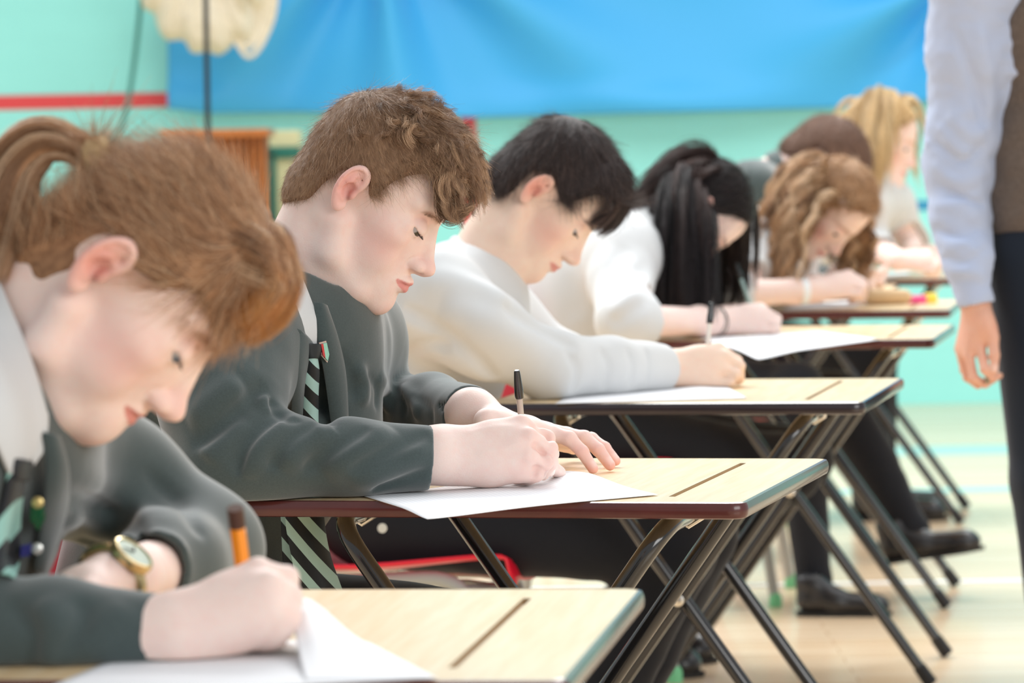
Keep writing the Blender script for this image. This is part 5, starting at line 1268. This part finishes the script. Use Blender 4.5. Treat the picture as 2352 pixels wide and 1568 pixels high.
# ------------------------------------------------------------------ desk 3
def boy_white():
    A = at
    w = on_z(1528, 846, TOP + .033); el = A(1266, 838, 6.05)
    near = dict(elbow=el, wrist=w, X=A(1650, 842, w[1]) - A(1530, 840, w[1]), U=(0, .25, 1), roll=1.0, r=(.078, .051, .048), mid=A(1110, 765, 6.0))
    far = dict(elbow=A(1300, 850, 6.42), wrist=A(1370, 885, 6.30), X=(.5, -1, 0), U=(.2, -1, .2))
    k = 1.426 * 1.06; IL = lambda px, py: img_local(px, py, 1233, 440, 50, k)
    poly = [IL(*p) for p in [(1100, 400), (1126, 437), (1168, 444), (1196, 412), (1232, 392), (1268, 400), (1276, 446), (1292, 471), (1330, 462), (1370, 450), (1395, 470), (1450, 500), (1480, 300), (1260, 200), (1120, 250), (1080, 330)]]
    HC = (lin(64, 52, 50), lin(30, 24, 26), lin(120, 98, 90))
    def hair(root, c, M, sc, d, e):
        thick = lambda q: 10 + 8 * sst(q[..., 2], 40, 100) + 8 * sst(q[..., 0], 20, 70)
        mass_hair(root, c, M, sc, poly, thick, HC, 20000, 34., lift=.05, wig=.25, r=.00032, h=.0035, straight=lambda q: unit((q - np.array([-45, 0, 100])) * np.array([1, .8, 1.])) + np.array([.5, 0, -.35]))
        g = []
        for i in range(90):
            y = RNG.uniform(-52, 52); s_ = 1 - abs(y) * .0022; L = RNG.uniform(.85, 1.08)
            g.append(spline([(35, y, 112 - .006 * y * y), (78 * s_, y, 104 - .006 * y * y), (108 * s_, y, 78), (112 * s_ * L, y * .95, 48), (109 * s_ * L, y * .95, 40 - 20 * L)], 12))
        g = np.array(g); clump_hair(g, root, c, M, sc, 40, 6, np.repeat(hair_cols(len(g), *HC), 40, 0), r=.0003, name='fringe', tip=.4)
        brows(root, c, M, sc, lin(48, 36, 32), 160)
    folds = [([(925, 705), (1020, 770), (1140, 870)], -.012, .020), ([(1010, 700), (1110, 740), (1260, 830)], .008, .03), ([(960, 640), (1080, 660), (1180, 700)], .008, .025), ([(1150, 700), (1260, 760), (1330, 800)], -.007, .02),
             ([(1300, 800), (1330, 850), (1320, 900)], -.006, .014), ([(1380, 800), (1400, 840), (1390, 895)], -.005, .012), ([(1440, 800), (1455, 840), (1450, 890)], -.004, .010), ([(1484, 800), (1490, 840), (1486, 885)], -.003, .008), ([(820, 780), (900, 740), (990, 720)], .006, .02), ([(880, 860), (960, 800), (1040, 790)], -.006, .02)]
    sk = (lin(238, 211, 192), lin(230, 166, 150), lin(206, 124, 116), lin(228, 142, 126))
    r_, c, M = pupil(3, 'dark haired boy in a long sleeved white shirt bent over his paper', (1233, 440), 6.16, -4, 50, 0, A(1085, 640, 6.24), A(985, 690, 6.04), A(1120, 730, 6.42), near, far, skin=sk, hair=hair, h=.0036, brow=lin(60, 44, 38), knee=-.03, zk=.468, ankle=-.2, pel_off=.53, folds=folds, fine=None, hand_sc=1.04)
    # shirt collar standing off the neck, cuff button
    pt = on_z(1618, 888, TOP + .0015); pen('ballpoint_pen', pt, A(1634, 694, pt[1] + .02), mat('white pen barrel', lin(228, 222, 216), .3), "pale ballpoint with a black cap held by the dark haired boy in white", r=.0043, group='ballpoint pens')
    qd = [on_z(1275, 927, TOP + .001), on_z(1716, 914, TOP + .001), on_z(1655, 880, TOP + .001), on_z(1330, 893, TOP + .001)]
    sheet('exam_paper', qd, "white exam paper beneath the dark haired boy's sleeve on the black edged desk", lambda u, v: .004 * math.exp(-((u - .8) / .12) ** 2) * v, group='exam papers on the desks')
    o = MB().lathe([(.001, 0), (.0075, .0005), (.0075, .003), (.003, .004)], 14, at(878, 1213, 5.925), np.array([[1, 0, 0], [0, 0, 1.], [0, -1, 0]])).build('button', mat('grey button', lin(205, 205, 196), .4), r_, True)
# ------------------------------------------------------------------ desk 4
def girl_black():
    A = at; w = on_z(1662, 737, TOP + .032); el = on_z(1436, 738, TOP + .048)
    near = dict(elbow=el, wrist=w, X=A(1780, 737, w[1] + .02) - A(1662, 737, w[1]), U=(0, .45, 1), roll=.16, r=(.066, .056, .056), mid=A(1425, 650, 7.80))
    far = dict(elbow=A(1580, 730, 8.28), wrist=A(1640, 735, 8.2), X=(.4, -1, -.1), U=(.2, -.6, .6), roll=.9, r=(.062, .05, .042))
    HC = (lin(42, 34, 36), lin(18, 15, 18), lin(84, 66, 62))
    def hair(root, c, M, sc, d, e):
        poly = [(-95, -60), (-30, -50), (-5, -40), (12, -5), (28, 20), (52, 62), (72, 78), (90, 110), (0, 150), (-120, 120), (-120, 0)]
        mass_hair(root, c, M, sc, poly, lambda q: 6 + 3 * sst(q[..., 2], 40, 90), HC, 6000, 40., r=.0005, wig=.12, straight=lambda q: np.stack([-.3 + 0 * q[:, 0], np.sign(q[:, 1]) * 1., -.9 + 0 * q[:, 0]], 1))
        rt = roots_on(170, lambda p: -55 < p[2] < 22 and p[0] < 30 and p[1] < 12)
        v0 = np.stack([-.25 + 0 * rt[:, 0], -1. + 0 * rt[:, 0], .05 + 0 * rt[:, 0]], 1)
        ex = [(c - M[:, 1] * .02 + M @ np.array([.09, 0, .0]), .0)]
        P1 = fall(rt, v0, c, M, sc, RNG.uniform(.27, .36, 170), axes=(86, 82, 84))
        rt = roots_on(130, lambda p: p[2] > -20 and p[0] < 70 and p[1] > 25)
        v0 = np.stack([.5 + 0 * rt[:, 0], 1. + 0 * rt[:, 0], .05 + 0 * rt[:, 0]], 1)
        P2 = fall(rt, v0, c, M, sc, RNG.uniform(.22, .32, 130), axes=(84, 80, 82), pull=-d * .02)
        P = np.concatenate([P1, P2]); P[:, :, 2] = np.maximum(P[:, :, 2], TOP + .012 + .02 * RNG.random((len(P), 1)))
        clump_paths('long_hair', P, root, 42, 9., np.repeat(hair_cols(len(P), *HC), 42, 0), r=.0005, tip=.5, stray=.03)
        rt = roots_on(60, lambda p: p[0] < -40 and -20 < p[2] < 70)
        P = fall(rt, np.stack([.1 + 0 * rt[:, 0], .2 * rt[:, 1] / 60, -1. + 0 * rt[:, 0]], 1), c, M, sc, RNG.uniform(.12, .2, 60), grav=.8, axes=(92, 84, 90), extra=[(A(1470, 560, 8.05), .11)], pull=-d * .06)
        clump_paths('long_hair', P, root, 36, 9., np.repeat(hair_cols(len(P), lin(70, 50, 46), HC[1], lin(110, 80, 70)), 36, 0), r=.0005, tip=.5, stray=.03)
    folds = [([(1440, 560), (1400, 620), (1380, 700)], -.008, .02), ([(1490, 600), (1440, 650), (1390, 690)], -.006, .016), ([(1500, 640), (1450, 680), (1400, 730)], .006, .016), ([(1490, 690), (1440, 720), (1400, 750)], -.006, .014), ([(1330, 560), (1320, 650), (1330, 740)], -.006, .03)]
    r_, c, M = pupil(4, 'girl with long black hair falling forward and rolled up white sleeves', (1604, 474), 7.98, -12, 68, 0, A(1478, 548, 8.06), A(1430, 590, 7.88), A(1490, 575, 8.22), near, far, hair=hair, h=.0048, brow=lin(50, 40, 40), folds=folds, knee=-.02, zk=.435, ankle=-.42, bodyw=.95, jaw=.94, extra_t=[(A(1375, 690, 8.06), (.16, .14, .17))])
    b = MB(); wc = w + (el - w) * .10; n = unit(w - el); u = unit(np.cross(n, [0, 0, 1.])); v = np.cross(n, u)
    for o_ in (-.004, .004): b.tube([wc + n * o_ * (1 + math.sin(t)) + (u * math.cos(t) + v * math.sin(t)) * .031 for t in np.linspace(0, 6.2832, 25)], .0022, 6)
    b.build('bracelet', M_rubber, r_, True)
    pt = on_z(1742, 758, TOP + .0015); pen('ballpoint_pen', pt, A(1690, 604, pt[1] - .02), mat('pale blue pen', lin(170, 205, 210), .3), "slanting pale blue pen with a dark cap in the black haired girl's hand", r=.0045, group='ballpoint pens')
    qd = [on_z(1742, 818, TOP + .001), on_z(2020, 779, TOP + .001), on_z(1880, 760, TOP + .001), on_z(1600, 775, TOP + .001)]
    sheet('exam_paper', qd, "white exam paper with one corner over the desk edge below the black haired girl's hand", lambda u, v: -.006 * (1 - sst(u + v, 0, .35)), group='exam papers on the desks')
# ------------------------------------------------------------------ desk 5
def girl_curly():
    A = at; w = A(1872, 666, 8.99); el = A(1700, 674, 8.92)
    near = dict(elbow=el, wrist=w, X=A(1980, 652, w[1]) - A(1870, 664, w[1]), U=(0, .4, 1), roll=.05, r=(.062, .054, .052))
    far = dict(elbow=A(1830, 660, 9.5), wrist=A(1900, 660, 9.4), X=(.8, -.5, 0), U=(.2, -1, .2), roll=.3)
    HC = (lin(190, 150, 112), lin(118, 82, 54), lin(232, 202, 166))
    def hair(root, c, M, sc, d, e):
        poly = [(-95, -60), (-30, -50), (-5, -40), (12, -5), (28, 20), (52, 60), (66, 72), (90, 110), (0, 150), (-120, 120), (-120, 0)]
        mass_hair(root, c, M, sc, poly, lambda q: 9 + 6 * vnoise(q * .06), HC, 6000, 30., r=.0006, wig=.8, lift=.12)
        rt = roots_on(190, lambda p: -55 < p[2] < 55 and p[0] < 36 and p[1] < 20)
        P1 = fall(rt, np.stack([-.35 + 0 * rt[:, 0], -1. + 0 * rt[:, 0], .1 + 0 * rt[:, 0]], 1), c, M, sc, RNG.uniform(.24, .36, 190), wave=.009, axes=(90, 86, 88))
        rt = roots_on(90, lambda p: -20 < p[2] < 40 and p[0] < 60 and p[1] > 30)
        P2 = fall(rt, np.stack([.3 + 0 * rt[:, 0], 1. + 0 * rt[:, 0], .1 + 0 * rt[:, 0]], 1), c, M, sc, RNG.uniform(.16, .24, 90), wave=.009, axes=(86, 80, 82), pull=-d * .03)
        P = np.concatenate([P1, P2]); P[:, :, 2] = np.maximum(P[:, :, 2], TOP + .012 + .03 * RNG.random((len(P), 1)))
        clump_paths('long_hair', P, root, 34, 11., np.repeat(hair_cols(len(P), *HC, .35, .4), 34, 0), r=.0007, tip=.5, stray=.06)
    r_, c, M = pupil(5, 'girl with curly light brown hair and a white wristband bent low over her desk', (1868, 462), 9.12, 26, 62, -6, A(1785, 545, 9.3), A(1735, 570, 9.12), A(1810, 560, 9.46), near, far, hair=hair, h=.0055, brow=lin(150, 110, 80), jaw=.95, knee=.05, low_legs=False, sc=1.05)
    n = unit(w - el); wc = w - n * .035; u = unit(np.cross(n, [0, 0, 1.])); v = np.cross(n, u)
    MB().tube([wc - n * .011, wc - n * .009, wc + n * .009, wc + n * .011], [.031, .0335, .0325, .030], 20).build('wristband', mat('white towelling', lin(240, 244, 246), .9), r_, True)
    pt = on_z(1960, 690, TOP + .0015); pen('ballpoint_pen', pt, A(1976, 585, pt[1] + .02), mat('grey pen', lin(150, 150, 158), .3), 'thin pen rising from the hand with the white wristband', r=.004, group='ballpoint pens')
    qd = [on_z(1795, 712, TOP + .001), on_z(1960, 705, TOP + .001), on_z(1990, 690, TOP + .001), on_z(1830, 694, TOP + .001)]
    sheet('exam_paper', qd, "white exam paper under the forearm with the white wristband", group='exam papers on the desks')
    qd = [on_z(1960, 697, TOP + .0016), on_z(2030, 697, TOP + .0016), on_z(2020, 682, TOP + .0016), on_z(1972, 682, TOP + .0016)]
    sheet('exam_paper', qd, "small folded white paper just right of the wristband girl's fist", group='exam papers on the desks')
    # rubbers and a pencil case by the far edge
    p = on_z(2106, 697, TOP); MB().box(p + [0, 0, .010], (.046, .022, .020)).build('eraser', mat('pink rubber', lin(246, 90, 160), .5), None, bevel=.004)['label'] = 'pink eraser on the desk of the girl with the wristband'
    o = bpy.data.objects['eraser']; o['category'] = 'eraser'; o['group'] = 'bright erasers'
    p = on_z(2138, 696, TOP); o = MB().box(p + [0, 0, .012], (.030, .022, .024)).build('eraser', mat('yellow rubber', lin(244, 226, 90), .5), None, bevel=.004); tag(o, 'yellow eraser next to the pink eraser', 'eraser', 'bright erasers')
    p = on_z(2046, 699, TOP); S = Sdf(); S.cone(p + [-.05, 0, .018], p + [.035, 0, .018], .017, .017, k=.01); S.ell(p + [-.01, 0, .02], (.055, .022, .018), k=.01); o = sdf_obj('pencil_case', S, .003, cloth('beige canvas', lin(214, 186, 148), 300)); tag(o, 'beige pencil case lying on the desk left of the pink eraser', 'pencil case')
    # legs in black trousers, shoes seen under the desks
    ct, d, e = desk_frame(5); pel = np.array([*(ct - d * .47)[:2], .53]); S = Sdf(); S.cone(pel + e * .08, pel - e * .08, .115, .115, k=.05)
    k1, a1 = A(1830, 900, 9.0), A(1868, 1330, 8.98); k2, a2 = A(1925, 915, 9.40), A(2095, 1215, 9.28)
    for s, kn, an in ((-1, k1, a1), (1, k2, a2)):
        limb(S, [pel + e * s * .08, kn], [.085, .066], k=.04); limb(S, [kn, (kn + an) / 2, an], [.062, .055, .042], k=.03); S.ell(an - [0, 0, .01], (.04, .04, .05), k=.02)
    wrinkle(S, pel, .9, .003, 15); sdf_obj('trousers', S, .006, M_trouser, r_)
    h1 = on_z(1832, 1412, .002); shoe(r_, h1, on_z(2046, 1412, .002))
    z2 = A(2030, 1296, 9.28); shoe(r_, z2, A(2258, 1262, 9.22))
# ------------------------------------------------------------------ far back
def far_pupils():
    A = at
    # short haired boy between the curly girl and the blonde girl
    near = dict(elbow=A(1800, 650, 9.98), wrist=A(1900, 655, 10.0), X=(1, -.1, 0), U=(0, .2, 1)); far = dict(elbow=A(1850, 650, 10.45), wrist=A(1940, 650, 10.3), X=(.8, -.6, 0), U=(.2, -1, .2))
    HC = (lin(130, 100, 84), lin(84, 60, 48), lin(170, 136, 116))
    def hair(root, c, M, sc, d, e):
        poly = [(-95, -50), (-66, -52), (-30, -22), (-18, 30), (10, 34), (14, 0), (26, 20), (50, 60), (84, 66), (110, 110), (0, 170), (-130, 120), (-120, 0)]
        mass_hair(root, c, M, sc, poly, 15, HC, 9000, 22., r=.0006, wig=.5, lift=.1, h=.005)
    pupil(7, 'boy with short brown hair, head down between the curly girl and the blonde girl', (1868, 372), 10.12, 6, 52, 0, A(1775, 410, 10.2), A(1725, 440, 10.0), A(1760, 440, 10.4), near, far, hair=hair, h=.006, sc=1.12, cloth_m=M_blazer, garment='blazer', low_legs=False, pel_off=.5)
    # blonde girl
    w = on_z(2075, 622, TOP + .03); near = dict(elbow=A(2000, 560, 10.95), wrist=A(2060, 598, w[1]), X=(1, -.1, -.1), U=(0, .4, 1), roll=.5, r=(.06, .05, .046)); far = dict(elbow=A(2090, 560, 11.35), wrist=A(2095, 590, 11.15), X=(.6, -.8, -.1), U=(.3, -.5, .8), roll=.02)
    HC = (lin(226, 196, 146), lin(186, 150, 100), lin(248, 228, 190))
    def hair(root, c, M, sc, d, e):
        poly = [(-95, -80), (-30, -70), (-5, -40), (12, -5), (24, 20), (46, 56), (66, 66), (90, 110), (0, 170), (-130, 120), (-120, 0)]
        mass_hair(root, c, M, sc, poly, 12, HC, 6000, 36., r=.0007, wig=.15, straight=lambda q: np.stack([-.2 + 0 * q[:, 0], np.sign(q[:, 1]), -1 + 0 * q[:, 0]], 1), h=.005)
        rt = roots_on(150, lambda p: p[2] > -20 and p[0] < 14 and p[1] < 10); P1 = fall(rt, np.stack([-.1 + 0 * rt[:, 0], -1. + 0 * rt[:, 0], .05 + 0 * rt[:, 0]], 1), c, M, sc, RNG.uniform(.26, .38, 150), axes=(92, 88, 92))
        rt = roots_on(70, lambda p: p[2] > 0 and p[0] < 30 and p[1] > 0); P2 = fall(rt, np.stack([-.1 + 0 * rt[:, 0], 1. + 0 * rt[:, 0], .05 + 0 * rt[:, 0]], 1), c, M, sc, RNG.uniform(.26, .36, 70), axes=(92, 88, 92))
        P = np.concatenate([P1, P2]); clump_paths('long_hair', P, root, 30, 11., np.repeat(hair_cols(len(P), *HC), 30, 0), r=.0008, tip=.5)
    r_, c, M = pupil(6, 'girl with long straight blonde hair in a white blouse at the back', (2010, 318), 11.05, 4, 22, 0, A(2005, 425, 11.12), A(1985, 470, 10.95), A(2040, 470, 11.32), near, far, hair=hair, h=.006, brow=lin(180, 140, 100), low_legs=True, knee=.02, jaw=.94, sc=1.08, bodyw=.9)
    qd = [on_z(2005, 638, TOP + .001), on_z(2085, 634, TOP + .001), on_z(2090, 624, TOP + .001), on_z(2012, 627, TOP + .001)]
    sheet('exam_paper', qd, "small white exam paper in front of the blonde girl", group='exam papers on the desks')
    # one more pupil's leg and shoe behind the teacher is the blonde girl's
# ------------------------------------------------------------------ standing teacher
def teacher():
    A = at; Y = 7.2; root = empty('person', A(2400, 1780, Y) * np.array([1, 1, 0]), 0, 'standing teacher in a pale blue shirt, brown waistcoat and navy trousers', 'person')
    X = lambda px, py, dy=0.: A(px, py, Y + dy)
    sh, el, wr = X(2225, -95, .03), X(2203, 385, .06), X(2240, 695, -.02)
    cx = X(2504, 500)[0]; neck = np.array([cx, Y + .05, 1.50]); hip = np.array([cx, Y + .06, .93]); f = np.array([-.25, -.97, 0]); sl = np.array([cx + .2, Y + .06, 1.42])
    S = Sdf(); Mh = rotm((-.45, -.85, -.25)); c = np.array([cx - .01, Y + .03, 1.63]); head(S, c, Mh, 1.02)
    S.frame(c, Mh, .00102); S.cone((-16, 0, -30), Mh.T @ (neck - c) / .00102, 50, 56, k=25)
    torso(S, neck - [0, 0, .05], sh * .8 + neck * .2, sl * .8 + neck * .2, hip, f, add=-.03)
    limb(S, [sh, el, wr], [.040, .034, .023]); limb(S, [sl, sl + [.05, 0, -.3], sl + [.03, -.08, -.56]], [.045, .038, .03])
    fist(S, sl + np.array([.03, -.08, -.57]), (0, -.15, -1), (-.5, -1, 0), 1.)
    q = lambda L: [X(x, y, z) for x, y, z in L]
    mc = q([(2252, 800, -.035), (2225, 818, -.03), (2210, 815, -.005), (2203, 800, .018)])
    fg = [q([(2262, 848, -.055), (2278, 868, -.05), (2296, 862, -.04)]), q([(2236, 868, -.04), (2262, 882, -.035), (2290, 866, -.03)]), q([(2222, 866, -.01), (2246, 884, -.012), (2270, 872, -.012)]), q([(2214, 850, .018), (2234, 876, .012), (2254, 872, .006)])]
    th = q([(2262, 735, -.035), (2280, 775, -.045), (2284, 815, -.055), (2284, 850, -.06)])
    hand(S, X(2243, 712, -.015), wr + (el - wr) * .1, mc, fg, th, 1.02, thick=1.0, fr=23)
    sk = (lin(228, 178, 156), lin(220, 140, 124), lin(196, 110, 104), lin(222, 140, 124))
    def extra(V, C, mix):
        v = V - (th[3] + np.array([0, -.006, .004])); return mix(C, lin(240, 205, 192), np.exp(-((v / np.array([.0075, .01, .0085])) ** 2).sum(1) ** 2))
    sdf_obj('body', S, .0036, M_skin, root, lambda V: skin_paint(V, [(c, Mh, 1.02)], *sk, brow=lin(90, 66, 50), extra=extra))
    eyes(root, c, Mh, 1.02, (1, 0, -.1), lin(80, 70, 60))
    poly = [(-95, -50), (-66, -52), (-30, -22), (-18, 30), (10, 34), (14, 0), (26, 20), (50, 60), (84, 76), (110, 110), (0, 170), (-130, 120), (-120, 0)]
    mass_hair(root, c, Mh, 1.02, poly, 10, (lin(84, 64, 52), lin(50, 38, 30), lin(120, 94, 76)), 5000, 20., r=.0006, h=.006)
    # shirt
    S = Sdf(); torso(S, neck - [0, 0, .04], sh, sl, hip, f, add=.0)
    limb(S, [X(2238, -100, .03), X(2222, 120, .045), X(2212, 300, .055), el], [.088, .074, .066, .062], k=.05, kk=.03); limb(S, [el, X(2205, 500, .04), X(2225, 600, .0), X(2245, 706, -.02)], [.061, .056, .046, .037], k=.04, kk=.02)
    limb(S, [sl, sl + [.05, 0, -.3], sl + [.03, -.08, -.54]], [.075, .062, .04], k=.05)
    S.frame(); S.cone(neck + [0, 0, .02], neck + [0, 0, .2], .06, .08, op='s', k=.01); S.half(hip + [0, 0, .01], (0, 0, -1), hip - [0, 0, .1], .21, k=.004)
    yb = 7.14
    for L, a_, w_ in (([(2150, 330), (2210, 370), (2262, 330)], -.009, .012), ([(2140, 380), (2205, 420), (2268, 400)], .008, .012), ([(2140, 420), (2200, 450), (2262, 470)], -.008, .011), ([(2136, 470), (2200, 470), (2262, 440)], .006, .012), ([(2140, 520), (2200, 545), (2255, 520)], -.007, .010), ([(2150, 555), (2210, 560), (2260, 585)], .006, .010), ([(2160, 590), (2215, 600), (2270, 570)], -.008, .010), ([(2175, 625), (2225, 625), (2268, 640)], .005, .010),
                      ([(2190, 60), (2240, 200), (2262, 300)], -.007, .018), ([(2240, 30), (2265, 150), (2280, 260)], .006, .014), ([(2175, 250), (2225, 310), (2270, 300)], .006, .014), ([(2150, 290), (2200, 340), (2240, 360)], .006, .013)): dcrease(S, L, a_ * 1.15, w_, yb)
    wrinkle(S, el, .5, .004, 22, (1, 1, 1.4), 5.)
    cuff(S, X(2238, 670, -.015), X(2247, 712, -.02), .031)
    m = cloth('pale blue shirt cotton', lin(176, 190, 220), 700, .75, .15, .02); n, l = nt(m); b = n['Principled BSDF']
    tc = n.new('ShaderNodeTexCoord'); wv = n.new('ShaderNodeTexWave'); cr = n.new('ShaderNodeValToRGB'); wv.inputs['Scale'].default_value = 110; wv.bands_direction = 'X'
    cr.color_ramp.elements[0].color = (*lin(162, 178, 212), 1); cr.color_ramp.elements[1].color = (*lin(198, 208, 230), 1); l.new(tc.outputs['Object'], wv.inputs['Vector']); l.new(wv.outputs['Fac'], cr.inputs['Fac']); l.new(cr.outputs['Color'], b.inputs['Base Color'])
    sdf_obj('shirt', S, .0042, m, root)
    # waistcoat
    S = Sdf(); T_ = torso(S, neck - [0, 0, .05], sh * .62 + neck * .38, sl * .62 + neck * .38, hip + np.array([0, 0, .06]), f, add=.016)
    S.cone(hip + [0, 0, .12], hip + [0, 0, .02], .19, .185, k=.04, flat=(f, .66))
    S.frame(); S.cone(neck + f * .05 - [0, 0, .12], neck + f * .1 + [0, 0, .2], .03, .10, op='s', k=.01); S.cone(neck + [0, 0, 0], neck + [0, 0, .2], .07, .09, op='s', k=.01)
    for s in (sh, sl): S.ell(s + [0, 0, -.02], (.105, .2, .13), op='s', k=.01)
    S.half(hip + [0, 0, -.0], (0, 0, -1), hip, .4, k=.004)
    wrinkle(S, hip + [0, 0, .3], .6, .004, 16, (1, 1, 1.5), 2.)
    sdf_obj('waistcoat', S, .005, cloth('brown tweed', lin(104, 92, 84), 260, .95, .2, .22), root)
    S = Sdf(); ph = hip + np.array([0, 0, -.02]); S.cone(hip + [0, 0, .05], hip - [0, 0, .09], .166, .168, k=.05, flat=(f, .7))
    for s in (-1, 1): limb(S, [ph + [s * .085, 0, -.04], ph + [s * .105 + .03, -.015, -.45], ph + [s * .115 + .075, .02, -.86]], [.102, .076, .058], k=.04)
    for s in (-1, 1): cuff(S, ph + [s * .115 + .07, .02, -.82], ph + [s * .115 + .076, .02, -.89], .05)
    wrinkle(S, ph - [0, 0, .4], .7, .003, 10, (1.5, 1.5, .4), 8.)
    sdf_obj('trousers', S, .006, cloth('navy wool trousers', lin(22, 32, 46), 600, .85, .15, .08), root)
    for s in (-1, 1):
        p = np.array([ph[0] + s * .115 + .085, ph[1] + .08, .001]); shoe(root, p, p + np.array([-.05, -.28, 0]))
    p = fg[0][2]; o = pen('pen', A(2262, 790, Y - .035), A(2268, 880, Y - .055), mat('dull brass pen', lin(150, 140, 110), .3, metal=.6), "short pen pinched between the standing teacher's thumb and fingers", 'plain', .0045, 'pen')
boy_white(); girl_black(); girl_curly(); far_pupils(); teacher()
hero()
girl()
